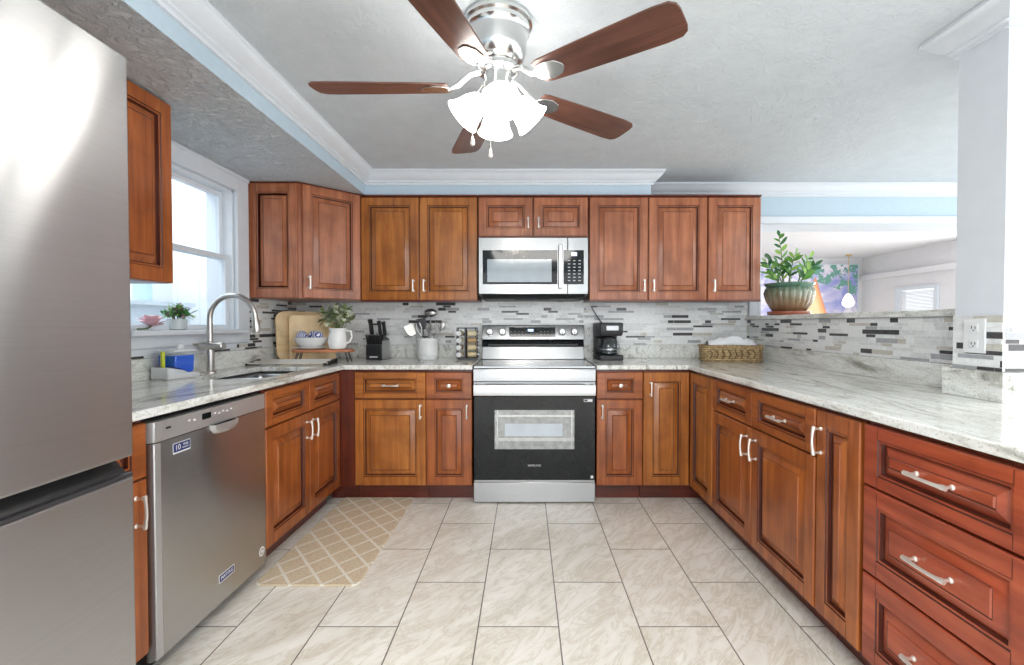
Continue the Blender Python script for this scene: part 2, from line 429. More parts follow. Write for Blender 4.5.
for nm, xs, za, zb in (('upper_sash', XL-.085, 1.538, WZ1-.018), ('lower_sash', XL-.052, WZ0+.004, 1.566)):
    m = MB(); a, b_ = WY0+.018, WY1-.018
    m.box(xs, xs+.03, a, a+.03, za, zb); m.box(xs, xs+.03, b_-.03, b_, za, zb); m.box(xs, xs+.03, a+.03, b_-.03, za, za+.028); m.box(xs, xs+.03, a+.03, b_-.03, zb-.028, zb)
    s = m.build(nm, WPAINT, win, bevel=.003)
    MB().box(xs+.012, xs+.016, a+.03, b_-.03, za+.028, zb-.028).build('pane', GLASS, s)
# porch seen through it
PANEL, nt, b = new_mat('white_board_siding')
v = coords(nt); wv = N(nt, 'ShaderNodeTexWave'); wv.wave_profile = 'SAW'; wv.bands_direction = 'X'; wv.inputs['Scale'].default_value = 1.7
nt.links.new(v, wv.inputs[0]); nt.links.new(ramp(nt, wv.outputs['Fac'], [(.0, (.62,.65,.68,1)), (.06, (.82,.84,.86,1))]), b.inputs['Base Color'])
PBLUE = plain('pale_blue_siding', lin(190, 214, 226), .6)
struct(MB().box(-3.0, XL-.16, 3.95, 4.05, -.02, 2.6).build('wall_porch_end', PANEL, smooth=False))
m = MB(); m.box(-3.1, -3.0, .6, 4.05, -.02, 2.6, 0); m.box(-3.0, -2.985, 3.55, 3.72, .95, 2.6, 1); m.box(-3.0, -2.6, .6, 3.6, 0, 1.28, 0); m.box(-3.0, -2.57, .6, 3.62, 1.28, 1.31, 0)
struct(m.build('wall_porch_side', [ROOMW, PBLUE], smooth=False))

# sun room behind the opening
FX, FY, FZ = 5.63, 7.8, 2.25
struct(MB().box(1.2, FX+.1, YB+.28, FY+.1, FZ, FZ+.08).build('ceiling_sun_room', ROOMW))
struct(MB().box(1.2, FX+.1, FY, FY+.1, 0, FZ).build('wall_sun_room_back', ROOMW))
m = MB()
m.box(FX, FX+.1, 3.9, 4.1, 0, FZ); m.box(FX, FX+.1, 4.1, 5.7, 0, .4); m.box(FX, FX+.1, 4.1, 5.7, 2.1, FZ); m.box(FX, FX+.1, 5.7, 6.4, 0, FZ)  # gap out of view added to let light into the room
m.box(FX, FX+.1, 6.4, 7.02, 0, .9); m.box(FX, FX+.1, 6.4, 7.02, 1.65, FZ); m.box(FX, FX+.1, 7.02, FY, 0, FZ)
m.box(FX-.07, FX, 5.7, FY, 1.87, 1.95)
struct(m.build('wall_sun_room_right', ROOMW, smooth=False))
struct(MB().box(1.1, 1.2, YB+.28, FY+.1, 0, FZ).build('wall_sun_room_left', ROOMW))
win2 = bpy.data.objects.new('window_2', None); COL.objects.link(win2); struct(win2)
m = MB()
for (ya, yb, za, zb) in ((6.34, 6.4, .86, 1.70), (7.02, 7.08, .86, 1.70), (6.4, 7.02, 1.65, 1.70), (6.4, 7.02, .86, .9)): m.box(FX-.03, FX+.0, ya, yb, za, zb)
m.build('frame', WPAINT, win2, bevel=.003)
m = MB()
for k in range(20): m.box(FX+.03, FX+.05, 6.41, 7.01, 1.63-.02*k-.014, 1.63-.02*k)
m.build('blind', WPLAS, win2)

# ------------------------------------------------------------------ cabinets
def front_panel(mb, x0, x1, z0, z1, sx, sz, t=.02):
    w, h = x1-x0, z1-z0
    rx, rz = w/2 - sx - .018, h/2 - sz - .018
    rp = max(.004, min(.028, rx*.6, rz*.64))
    P = [(0,0,0), (0,0,-(t-.004)), (.004,.004,-t), (sx,sz,-t), (sx+.003,sz+.003,-t+.004), (sx+.009,sz+.009,-t+.004), (sx+.012,sz+.012,-t+.015), (sx+.015,sz+.015,-t+.016), (sx+.015+rp,sz+.015+rp,-t+.003), (sx+.0175+rp,sz+.0175+rp,-t+.004), (sx+.0205+rp,sz+.0205+rp,-t+.0005)]
    loops = [[(x0+a,y,z0+c),(x1-a,y,z0+c),(x1-a,y,z1-c),(x0+a,y,z1-c)] for a,c,y in P]
    mb.loft(loops, cap0=True, cap1=True, mis=[0,0,0,1,0,1,1,0,1,0])
    g = .0009
    for xx in (x0+sx, x1-sx):
        mb.box(xx-g, xx+g, -t-.0004, -t+.003, z0+.004, z0+sz, 1); mb.box(xx-g, xx+g, -t-.0004, -t+.003, z1-sz, z1-.004, 1)
def pull(parent, x, z, L, vert, t=.02):
    """bow pull with two round-footed posts"""
    m = MB()
    ax = (lambda u: (x, z+u)) if vert else (lambda u: (x+u, z))
    for s in (-1, 1):
        px, pz = ax(s*L/2)
        M = Matrix.Translation((px, -t, pz)) @ Matrix.Rotation(R(90), 4, 'X')
        m.lathe([(.0075,0),(.0075,.003),(.0045,.006),(.004,.018),(.006,.022),(.0075,.027),(.006,.032),(.001,.034)], n=12, M=M)
    pts = []; rs = []
    for k in range(13):
        u = -1 + 2*k/12; px, pz = ax(u*L*.60 if abs(u) > .99 else u*L*.57)
        pts.append((px, -t-.027-.006*(1-u*u), pz)); rs.append(.0068 if abs(u) > .8 else .0048+.001*abs(u))
    m.tube(pts, rs, 8)
    return m.build('pull_handle', NICKEL, parent)
def knob(parent, x, z, t=.02):
    M = Matrix.Translation((x, -t, z)) @ Matrix.Rotation(R(90), 4, 'X')
    return MB().lathe([(.008,0),(.006,.004),(.005,.012),(.011,.018),(.0145,.024),(.012,.03),(.002,.033)], n=16, M=M).build('knob', NICKEL, parent)
TOEH = .105; CT = .858
def cabinet(name, label, loc, rot, w, z0, z1, d, fronts, tone='cherry', toe=True, cat='cabinet', group=None, body_rects=None, crown=False):
    t = thing(name, label, cat, loc, rot, group)
    m = MB()
    if body_rects: m.cells(body_rects, z0, z1)
    else: m.box(0.001, w-.001, 0, d, z0, z1)
    if crown: m.box(0.001, w-.001, -.024, d, z1, z1+.012)
    if crown: m.box(0.001, w-.001, -.018, .01, z0-.01, z0+.004)
    m.build('carcass', [CARC], t, bevel=.001, seg=1)
    if toe: MB().box(.001, w-.001, .07, d, 0, TOEH-.001).build('toe_kick', TOE, t)
    for f in fronts:
        kind, x0, x1, fz0, fz1, hd = f[:6]
        tn = f[6] if len(f) > 6 else tone
        hor = kind == 'drawer'
        sx = min(.056, (x1-x0)*.24); sz = .036 if (fz1-fz0) < .19 else .056
        if hor and (fz1-fz0) > .19: sz = .05
        m = MB(); front_panel(m, x0+.0015, x1-.0015, fz0+.0015, fz1-.0015, sx, sz)
        o = m.build(kind, [MW[tn + ('_h' if hor else '')], GLAZE], t)
        if hd:
            if hd[0] == 'k': knob(o, hd[1], hd[2])
            else: pull(o, hd[1], hd[2], hd[3], hd[0] == 'v')
    return t
DZ0, DZ1, DRZ = .110, .842, .670
YF, XFL, XFR = 2.99, -1.21, 1.07     # carcass front planes of the three base runs
# back run, left of the range
t = cabinet('base_cabinet', 'honey brown base cabinet with one wide drawer over one door beside the corner filler', (-1.10, YF, 0), 0, .457, TOEH, CT, .62,
        [('drawer', 0, .457, DRZ, DZ1, ('h', .235, .757, .085)), ('door', 0, .457, DZ0, DRZ-.004, ('v', .425, .59, .075))], 'honey')
MB().box(-.109, -.001, -.012, .0, TOEH-.001, CT).build('corner_filler', [CARC], t)
MB().box(-.181, 0, .066, .0695, 0, TOEH-.002).build('filler_toe_kick', TOE, t)
cabinet('base_cabinet', 'narrow reddish base cabinet with a knob drawer touching the left side of the range', (-.643, YF, 0), 0, .298, TOEH, CT, .62,
        [('drawer', 0, .298, DRZ, DZ1, ('k', .152, .757)), ('door', 0, .298, DZ0, DRZ-.004, ('v', .265, .59, .075))], 'amber')
# right of the range
cabinet('base_cabinet', 'narrow base cabinet with a knob drawer touching the right side of the range', (.452, YF, 0), 0, .298, TOEH, CT, .62,
        [('drawer', 0, .298, DRZ, DZ1, ('k', .152, .757)), ('door', 0, .298, DZ0, DRZ-.004, ('v', .035, .59, .075))], 'amber')
# corner unit with two door leaves
t = cabinet('corner_base_cabinet', 'corner base cabinet with two tall narrow door leaves meeting at the right inner corner', (.752, YF, 0), 0, .296, TOEH, CT, .62,
        [('door', 0, .296, DZ0, DZ1, ('v', .045, .735, .075))], 'honey', toe=False,
        body_rects=[(.001, .92, 0, .62), (.318, .92, -.372, 0)])
m = MB(); front_panel(m, .0015, .349, DZ0+.0015, DZ1-.0015, .056, .056)
m.build('door', [MW['honey'], GLAZE], t, loc=(.318, -.021, 0), rot=(0, 0, R(-90)))
m = MB(); m.box(0, .39, .07, .09, 0, TOEH-.001); m.box(.39, .41, -.372, .09, 0, TOEH-.001); m.build('toe_kick', TOE, t)
# right run (local x runs from the corner towards the camera)
yA = 2.615
cabinet('base_cabinet', 'wide base cabinet of the right run with two drawers over two doors', (XFR, yA, 0), R(-90), .935, TOEH, CT, .62,
        [('drawer', .002, .455, DRZ, DZ1, ('h', .23, .757, .085)), ('drawer', .458, .932, DRZ, DZ1, ('h', .695, .757, .085)),
         ('door', .002, .455, DZ0, DRZ-.004, ('v', .415, .575, .085)), ('door', .458, .932, DZ0, DRZ-.004, ('v', .5, .575, .085))], 'amber')
cabinet('base_cabinet', 'slim full height door cabinet between the two door cabinet and the drawer stack', (XFR, yA-.938, 0), R(-90), .226, TOEH, CT, .62,
        [('door', .002, .222, DZ0, DZ1, ('v', .03, .735, .085))], 'amber')
cabinet('base_cabinet', 'red brown stack of three deep drawers nearest the camera on the right', (XFR, yA-1.170, 0), R(-90), .512, TOEH, CT, .62,
        [('drawer', .004, .508, .655, DZ1, ('h', .256, .748, .105)), ('drawer', .004, .508, .385, .650, ('h', .256, .517, .105)), ('drawer', .004, .508, DZ0, .380, ('h', .256, .245, .105))], 'red')
# left run (local x runs away from the camera)
cabinet('base_cabinet', 'narrow red brown base cabinet squeezed between refrigerator and dishwasher', (XFL, 1.112, 0), R(90), .345, TOEH, CT, .57,
        [('drawer', .002, .342, DRZ, DZ1, None), ('door', .002, .342, DZ0, DRZ-.004, ('v', .295, .575, .085))], 'amber')
cabinet('sink_base_cabinet', 'sink base cabinet with two false drawer fronts over two doors beside the dishwasher', (XFL, 2.118, 0), R(90), .85, TOEH, CT, .57,
        [('drawer', .002, .43, DRZ, DZ1, None), ('drawer', .433, .848, DRZ, DZ1, None),
         ('door', .002, .43, DZ0, DRZ-.004, ('v', .395, .575, .085)), ('door', .433, .848, DZ0, DRZ-.004, ('v', .468, .575, .085))], 'amber',
        body_rects=[(.001, .018, 0, .57), (.832, .849, 0, .57), (.018, .832, 0, .018), (.018, .832, .552, .57)])

# wall cabinets
UZ0, UZ1, YU = 1.318, 2.048, 3.312
g_u = None
cabinet('wall_cabinet', 'honey brown two door wall cabinet left of the microwave', (-1.168, YU, 0), 0, .826, UZ0, UZ1, .305,
        [('door', .002, .411, UZ0, UZ1-.004, ('v', .375, 1.42, .07)), ('door', .415, .824, UZ0, UZ1-.004, ('v', .45, 1.42, .07))], 'honey', False, crown=True)
cabinet('wall_cabinet', 'short two door wall cabinet directly above the microwave', (-.34, YU, 0), 0, .784, 1.766, UZ1, .305,
        [('door', .004, .388, 1.768, UZ1-.004, ('v', .355, 1.86, .06)), ('door', .394, .778, 1.768, UZ1-.004, ('v', .428, 1.86, .06))], 'cherry', False, crown=True)
cabinet('wall_cabinet', 'pinkish brown two door wall cabinet right of the microwave', (.446, YU, 0), 0, .836, UZ0, UZ1, .305,
        [('door', .002, .416, UZ0, UZ1-.004, ('v', .385, 1.42, .07)), ('door', .42, .834, UZ0, UZ1-.004, ('v', .452, 1.42, .07))], 'cherry', False, crown=True)
cabinet('wall_cabinet', 'single door wall cabinet at the right end of the row beside the potted plant', (1.284, YU, 0), 0, .376, UZ0, UZ1, .305,
        [('door', .002, .374, UZ0, UZ1-.004, ('v', .04, 1.42, .07))], 'cherry', False, crown=True)
cabinet('wall_cabinet', 'orange brown wall cabinet between refrigerator and window', (-1.49, 1.15, 0), R(90), .798, UZ0, UZ1+.012, .298,
        [('door', .002, .397, UZ0, UZ1+.008, None), ('door', .401, .796, UZ0, UZ1+.008, None)], 'amber', False)
# diagonal corner wall cabinet
dc = thing('corner_wall_cabinet', 'diagonal corner wall cabinet with angled door between window and back wall', 'cabinet', (XL+.003, YB-.003, 0))
sx_, sy_ = .318, .606
poly = [(0, 0), (0, -sy_), (sx_, -sy_), (.616, -.308), (.616, 0)]
MB().loft([[(x, y, z) for x, y in poly] for z in (UZ0, UZ1+.012)]).build('carcass', MW['cherry'], dc)
m = MB(); front_panel(m, .004, sx_-.004, UZ0+.002, UZ1+.006, .05, .056, .014)
m.build('side_panel', [MW['cherry'], GLAZE], dc, loc=(0, -sy_, 0))
L_ = math.hypot(.616-sx_, sy_-.308)
m = MB(); front_panel(m, .022, L_-.012, UZ0+.002, UZ1+.006, .056, .056)
o = m.build('door', [MW['cherry'], GLAZE], dc, loc=(sx_, -sy_, 0), rot=(0, 0, R(45)))
pull(o, .055, 1.42, .07, True)
m = MB(); m.loft([[(x*1.0, y, z) for x, y in [(0,-.58),(0,-sy_-.014),(sx_+.006,-sy_-.014),(.616,-.322),(.616,-.29)]] for z in (UZ1+.006, UZ1+.016)])
m.build('top_moulding', CARC, dc)

# ------------------------------------------------------------------ worktops, ledge, splash
CZ = .888
KL, KR, KF = -1.165, 1.033, 2.95
sink = (-1.63, -1.275, 2.20, 2.84)
X0, Y0, Y1 = XL+.002, 1.105, YB-.002
rects = [(X0, KL, Y0, sink[2]), (X0, sink[0], sink[2], sink[3]), (sink[1], KL, sink[2], sink[3]), (X0, KL, sink[3], Y1), (KL, -.341, KF, Y1)]
wl = thing('worktop', 'pale streaked granite worktop on the left side holding the sink', 'worktop')
m = MB(); m.cells(rects, CT+.001, CZ); m.build('slab', GRAN, wl, bevel=.004)
SPT = .988
m = MB(); m.cells([(X0, X0+.022, Y0, Y1), (X0+.022, -.341, Y1-.022, Y1)], CZ+.0005, SPT); m.build('upstand', GRAN, wl, bevel=.002)
wr = thing('worktop', 'pale streaked granite worktop on the right side running under the bar ledge', 'worktop')
m = MB(); m.cells([(.449, HX-.001, KF, Y1), (KR, HX-.001, 1.737, KF), (KR, CX0-.002, 1.557, 1.737), (KR, 2.05, .90, 1.557)], CT+.001, CZ)
m.build('slab', GRAN, wr, bevel=.004)
m = MB(); m.cells([(.449, HX-.001, Y1-.022, Y1), (HX-.024, HX-.001, 1.76, Y1-.022), (CX0-.026, HX-.024, 1.76, 1.738), (CX0-.026, CX0-.003, 1.534, 1.738), (CX0-.003, 2.05, 1.534, 1.557)], CZ+.0005, SPT)
m.cells([(CX0-.026, HX-.024, 1.738, 1.76)], CZ+.0005, SPT)
m.build('upstand', GRAN, wr, bevel=.002)
led = MB(); led.cells([(HX-.028, HX+.30, 1.739, YB-.002)], 1.1805, 1.2105)
tag(led.build('bar_ledge', GRAN, bevel=.004), 'granite bar ledge capping the half wall behind the right worktop', 'ledge')

# tile mosaics
def mosaic(name, label, strips, dark=.10):
    """strips: (u0,u1,z0,z1, fn(u,z,d)->xyz)"""
    m = MB()
    for (u0, u1, z0, z1, fn) in strips:
        b0 = len(m.v)
        q = lambda ua, ub, za, zb, d0, d1, mi: m.add([fn(ua,za,d0),fn(ub,za,d0),fn(ub,zb,d0),fn(ua,zb,d0),fn(ua,za,d1),fn(ub,za,d1),fn(ub,zb,d1),fn(ua,zb,d1)], [(0,3,2,1),(4,5,6,7),(0,1,5,4),(1,2,6,5),(2,3,7,6),(3,0,4,7)], mi)
        q(u0, u1, z0, z1, 0, .006, 0)
        z = CZ + .002
        i = 0
        while z < z1 - .006:
            h = (.014, .022, .014, .014, .022)[i % 5]; i += 1
            za, zb = max(z, z0+.001), min(z + h, z1-.001)
            u = u0 + .001 - random.random()*.08
            while u < u1 and zb - za > .003:
                L = random.choice((.045, .06, .075, .1, .13, .15)); a, b_ = max(u, u0+.001), min(u+L, u1-.001)
                if b_ - a > .006:
                    r = random.random()
                    mi = 5 if r < dark else 4 if r < dark+.08 else 3 if r < dark+.08+.6*dark else 2 if r < dark+.42 else 1
                    q(a, b_, za, zb, .004, .0075, mi)
                u += L + .0022
            z += h + .0022
    o = m.build(name, TILE_MATS, smooth=False)
    return tag(o, label, 'tile backsplash')
bk = lambda u, z, d: (u, YB-.001-d, z)
mosaic('tile_backsplash', 'glass strip mosaic backsplash on the back wall behind the range', [(XL+.008, -.34, SPT+.001, 1.316, bk), (-.34, .448, CZ+.001, 1.345, bk), (.448, HX-.002, SPT+.001, 1.316, bk)], .045)
lf = lambda u, z, d: (XL+.001+d, u, z)
mosaic('tile_backsplash', 'darker strip mosaic backsplash on the left wall beside and under the window', [(WY1+.117, YB-.009, SPT+.001, 1.325, lf), (Y0, WY1+.117, SPT+.001, 1.034-.035+.03, lf)], .26)
hw = lambda u, z, d: (HX-.001-d, u, z)
mosaic('tile_backsplash', 'strip mosaic backsplash on the half wall below the bar ledge', [(1.745, YB-.011, SPT+.001, 1.179, hw)], .16)
cl = lambda u, z, d: (CX0-.001-d, u, z); cf = lambda u, z, d: (u, CY0-.001-d, z)
mosaic('tile_backsplash', 'small mosaic panel wrapping the white column around the outlet', [(CY0-.006, CY1-.001, SPT+.001, 1.18, cl), (CX0, CX1, SPT+.001, 1.18, cf)], .2)
# outlet on the column and one on the back wall
def outlet(label, M, w=.082, h=.122):
    t = thing('wall_outlet', label, 'outlet'); t.matrix_world = M
    MB().box(-w/2, w/2, -.006, 0, -h/2, h/2).build('cover_plate', WPLAS, t, bevel=.0025)
    for s in (-1, 1):
        o = MB().box(-.017, .017, -.008, -.005, s*.028-.014, s*.028+.014).build('socket', WPLAS, t, bevel=.002)
        m = MB(); m.box(-.008, -.005, -.0084, -.0078, s*.028-.003, s*.028+.007); m.box(.005, .008, -.0084, -.0078, s*.028-.003, s*.028+.006); m.box(-.0025, .0025, -.0084, -.0078, s*.028-.010, s*.028-.006)
        m.build('slot', BLACK, o)
outlet('white double outlet plate on the mosaic of the column', Matrix.Translation((CX0-.0088, 1.648, 1.108)) @ Matrix.Rotation(R(-90), 4, 'Z'))
outlet('white outlet plate on the back wall between range and coffee maker', Matrix.Translation((.485, YB-.0088, 1.085)), .07, .115)

# ------------------------------------------------------------------ refrigerator
fr = thing('refrigerator', 'tall stainless steel bottom freezer refrigerator at the left edge', 'refrigerator', (-1.0, .30, 0), R(90))
# local x away from the camera, -y into the room
MB().box(.004, .794, 0, .76, .03, 1.765).build('cabinet', DGREY, fr, bevel=.004)
MB().box(0, .798, -.07, -.004, .838, 1.773).build('refrigerator_door', FRIDGE, fr, bevel=.006, seg=3)
MB().box(0, .798, -.07, -.004, .04, .792).build('freezer_door', FRIDGE, fr, bevel=.006, seg=3)
m = MB(); m.loft([[(x, -.056, .796), (x, -.020, .836), (x, .001, .836), (x, .001, .795)] for x in (.003, .795)]); m.build('handle_recess', BLACK, fr)
MB().box(.003, .795, -.069, -.05, .7925, .8).build('freezer_handle_lip', DGREY, fr)
for x in (.06, .74): MB().lathe([(.02, 0), (.02, .03)], (x, .05, 0), 12).build('foot', BLACK, fr)

# ------------------------------------------------------------------ dishwasher
dw = thing('dishwasher', 'stainless dishwasher with pocket handle under the left worktop', 'dishwasher', (-1.21, 1.464, 0), R(90))
DWW = .645
MB().box(.006, DWW-.006, 0, .55, .06, .84).build('tub', DGREY, dw)
m = MB(); loops = []
for x, y in ((0.0, 0), (0, -.012), (.010, -.026), (.03, -.028), (DWW-.03, -.028), (DWW-.01, -.026), (DWW, -.012), (DWW, 0)): loops.append((x, y))
m.loft([[(x, y, z) for x, y in loops] for z in (.068, .768)]); m.build('door_panel', DWSTEEL, dw)
m = MB(); m.loft([[(x, y-.001, z) for x, y in loops] for z in (.770, .836)]); cp = m.build('control_panel', DWTRIM, dw, bevel=.002)
MB().box(.004, .034, -.0295, -.01, .07, .767).build('edge_strip', DWTRIM, dw, bevel=.004)
m = MB(); a0, a1 = .265, .425
pl = [];
for z, d, ins in ((.770, .03, 0), (.752, .03, .004), (.738, .026, .018), (.733, .02, .03)):
    pl.append([(a0+ins, -.027, z), (a0+ins+.01, -.027-d*.6, z), ((a0+a1)/2, -.027-d*.75, z), (a1-ins-.01, -.027-d*.6, z), (a1-ins, -.027, z)])
m.loft(pl, cap0=False); m.build('pocket_handle', DWTRIM, dw)
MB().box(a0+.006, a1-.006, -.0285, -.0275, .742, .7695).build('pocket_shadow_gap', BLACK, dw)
MB().box(.225, .272, -.0305, -.028, .800, .822).build('display', BLACKG, dw)
for k in range(9):
    if k in (2, 3): continue
    MB().ball((.16+.028*k if k < 2 else .20+.024*k, -.0295, .812 if k % 2 == 0 else .808), (.006, .002, .004), 10, 6).build('button', WPLAS, dw)
MB().box(.055, .075, -.0305, -.0285, .805, .812).build('indicator', DGREY, dw)
NAVY = plain('navy_sticker', lin(38, 54, 110), .4)
m = MB(); m.box(.085, .165, -.0287, -.0280, .712, .748, 1); m.box(.087, .163, -.0291, -.0286, .717, .746, 0); st = m.build('warranty_sticker', [NAVY, WPLAS], dw)
text_part('sticker_lettering', '10', .026, WPLAS, st, (.106, -.0293, .731), (R(90), 0, 0))
text_part('sticker_lettering', 'YEAR', .011, WPLAS, st, (.142, -.0293, .736), (R(90), 0, 0))
text_part('sticker_lettering', 'WARRANTY', .006, WPLAS, st, (.142, -.0293, .726), (R(90), 0, 0))
m = MB(); m.box(.308, .402, -.0287, -.0280, .148, .180, 1); m.box(.311, .399, -.0292, -.0286, .151, .177, 0); bd = m.build('maker_badge', [NAVY, WPLAS], dw)
text_part('badge_lettering', 'MAYTAG', .018, WPLAS, bd, (.355, -.0294, .164), (R(90), 0, 0))
M = Matrix.Translation((.598, -.0280, .133)) @ Matrix.Rotation(R(90), 4, 'X')
m = MB(); m.lathe([(.021, 0), (.021, .0006)], n=24, M=M, mi=0); m.lathe([(.016, .0004), (.016, .001)], n=24, M=M, mi=1); m.box(.588, .608, -.0294, -.0288, .130, .136, 0)
m.build('round_sticker', [WPLAS, plain('sticker_grey', (.45, .42, .40, 1), .5)], dw)
MB().box(.01, DWW-.01, .05, .07, 0, .066).build('toe_kick', BLACK, dw)

# ------------------------------------------------------------------ range
rg = thing('range', 'freestanding stainless electric range with black glass oven door', 'range', (-.335, 2.955, 0))
RW = .778
MB().box(.003, RW-.003, .02, .62, .02, .866).build('body', DGREY, rg)
MB().box(0, RW, 0, .03, .008, .140).build('storage_drawer', STEEL_V, rg, bevel=.004)
dr = MB().box(.002, RW-.002, -.004, .022, .150, .690).build('oven_door', BLACKG, rg, bevel=.003)
MB().box(.006, RW-.006, -.008, .0, .144, .154).build('door_bottom_trim', STEEL, dr)
OVG = plain('oven_window_interior', (.34, .36, .36, 1), .10, 0, .25, 30, coat=.6)
OVR = plain('oven_rack_metal', (.62, .63, .62, 1), .2, .8)
OVB = plain('oven_pale_blue_patch', (.55, .62, .68, 1), .3)  # flat pale blue patch in the middle of the oven window
m = MB(); m.box(.135, RW-.135, -.0046, -.0035, .352, .602, 0)
for z in (.405, .412, .42, .56, .567): m.box(.14, RW-.14, -.0050, -.0042, z, z+.003, 1)
for xx in (.150, RW-.153): m.box(xx, xx+.004, -.0050, -.0042, .36, .598, 1)
m.box(.20, RW-.21, -.0050, -.0042, .435, .515, 2)
m.build('oven_window', [OVG, OVR, OVB], dr)
text_part('maker_lettering', 'SAMSUNG', .018, plain('silver_lettering', (.72, .72, .72, 1), .3), dr, (RW/2, -.0046, .247), (R(90), 0, 0))
m = MB(); m.box(RW-.075, RW-.02, -.0047, -.0035, .655, .672, 0); m.box(RW-.072, RW-.052, -.0051, -.0046, .658, .669, 1); m.build('sticker', [WPLAS, DGREY], dr)
MB().box(RW-.03, RW-.014, -.0047, -.0035, .165, .182).build('sticker', WPLAS, dr)
# handle: wide flat bar
m = MB(); m.loft([[(x, y, z) for y, z in ((-.050, .698), (-.054, .735), (-.046, .768), (-.034, .768), (-.036, .735), (-.034, .698))] for x in (.004, RW-.004)])
h = m.build('door_handle', STEEL, dr, bevel=.003)
for xx in (.03, RW-.07): MB().box(xx, xx+.04, -.04, 0, .70, .765).build('handle_mount', STEEL, h)
MB().box(.002, RW-.002, .004, .03, .692, .778).build('door_top_band', STEEL, dr)
m = MB(); m.loft([[(x, y, z) for y, z in ((-.012, .784), (-.016, .855), (-.010, .868), (.05, .868), (.05, .784))] for x in (0, RW)])
fp = m.build('front_panel', STEEL_V, rg, bevel=.003)
m = MB(); m.box(.05, RW-.06, -.0162, -.013, .797, .798); m.box(.05, RW-.06, -.0166, -.013, .845, .846); m.box(.05, .052, -.0166, -.013, .797, .846); m.box(RW-.062, RW-.06, -.0166, -.013, .797, .846)
m.build('embossed_frame', DWTRIM, fp)
CTOP = plain('glass_cooktop_painted_sheen', (.42, .44, .45, 1), .05, .6, .05, 5, coat=1)  # grey stands in for the bright wall mirrored in the glass
ck = MB().box(.002, RW-.002, .0, .575, .8685, .882).build('cooktop', CTOP, rg, bevel=.003)
RING = plain('burner_ring_print', (.25, .26, .27, 1), .1)
for x, y, r in ((.2, .16, .10), (.57, .16, .085), (.2, .42, .075), (.57, .42, .10)):
    m = MB(); m.lathe([(r-.003, .8822), (r, .8822), (r, .8826), (r-.003, .8826)], (x, y, 0), 40, cap0=False, cap1=False); m.build('burner_ring', RING, ck)
# back guard
m = MB(); m.loft([[(x, y, z) for y, z in ((.562, .883), (.585, .978), (.64, .978), (.64, .883))] for x in (.002, RW-.002)]); bgd = m.build('back_guard', STEEL_V, rg, bevel=.003)
m = MB(); m.loft([[(x, y, z) for y, z in ((.578, .979), (.60, 1.030), (.64, 1.030), (.64, .979))] for x in (.002, RW-.002)]); m.build('vent_band', BLACKG, bgd)
m = MB(); m.loft([[(x, y, z) for y, z in ((.566, .986), (.575, .986), (.575, .997), (.566, .997))] for x in (.05, RW-.05)]); m.build('vent_louvre', DGREY, bgd)
m = MB(); m.loft([[(x, y, z) for y, z in ((.575, 1.031), (.592, 1.135), (.598, 1.142), (.64, 1.142), (.64, 1.031))] for x in (0, RW)]); cpn = m.build('control_panel', STEEL_V, rg, bevel=.003)
tilt = Matrix.Rotation(math.atan2(.017, .104), 4, 'X')
def on_panel(x, z): return Matrix.Translation((x, .575 + .017*(z-1.031)/.104, z))
m = MB(); Mx = on_panel(.385, 1.088) @ Matrix.Rotation(-math.atan2(.017, .104), 4, 'X')
m.box(-.178, .172, -.003, .002, -.036, .036, 0, Mx); dsp = m.build('display', BLACKG, cpn)
m = MB(); m.box(-.035, .005, -.0036, -.0028, .006, .022, 0, Mx); m.build('clock', plain('blue_clock_digits', (.3, .5, .9, 1), .4, emit=(.45, .65, 1, 1), es=1.6), dsp)
m = MB()
for i in range(12):
    for j in range(2):
        if not (4 < i < 8): m.box(-.165+.028*i, -.155+.028*i, -.0036, -.0028, -.02+.022*j, -.017+.022*j, 0, Mx)
m.build('key_marks', plain('grey_print', (.35, .36, .38, 1), .4), dsp)
for x in (.062, .157, .610, .702):
    Mk = on_panel(x, 1.088) @ Matrix.Rotation(R(90) - math.atan2(.017, .104), 4, 'X')
    m = MB(); m.lathe([(.030, 0), (.030, .004), (.025, .006), (.0235, .024), (.020, .028), (.001, .028)], n=24, M=Mk); k_ = m.build('knob', STEEL, cpn)
    m = MB(); m.box(-.003, .003, -.024, -.002, .0275, .030, 0, Mk); m.build('pointer', DGREY, k_)
for x in (.06, RW-.06): MB().lathe([(.024, 0), (.024, .02)], (x, .09, 0), 14).build('foot', BLACK, rg)

# ------------------------------------------------------------------ microwave
mw = thing('microwave', 'over the range stainless microwave hung between the wall cabinets', 'microwave', (-.328, 3.225, 1.335))
MWW, MH = .758, .412
MB().box(.004, MWW-.004, .03, .39, .012, MH).build('body', DGREY, mw)
md = MB().box(0, .615, 0, .032, .022, MH).build('door', STEEL_V, mw, bevel=.003)
MB().box(.028, .545, -.003, .004, .09, .325).build('door_glass', BLACKG, md)
MWWIN = plain('microwave_window_mesh', (.30, .36, .40, 1), .06, 0, .05, coat=.8)
MB().box(.06, .505, -.0042, -.002, .105, .262).build('window_mesh', MWWIN, md)
m = MB(); m.box(.552, .576, -.036, -.022, .06, .36); m.box(.556, .572, -.024, .002, .075, .10); m.box(.556, .572, -.024, .002, .32, .345); m.build('handle', STEEL, md, bevel=.004)
pn = MB().box(.6165, MWW, 0, .032, .022, MH).build('control_panel', STEEL_V, mw, bevel=.003)
kp = MB().box(.588, .728, -.003, .004, .09, .325).build('keypad', BLACKG, pn)
MB().box(.642, .68, -.0038, -.002, .285, .31).build('clock', plain('lilac_clock', (.6, .6, .9, 1), .4, emit=(.6, .6, 1, 1), es=.8), kp)
m = MB()
for j in range(7):
    for i in range(3): m.box(.618+.036*i, .634+.036*i, -.0036, -.002, .112+.023*j, .118+.023*j)
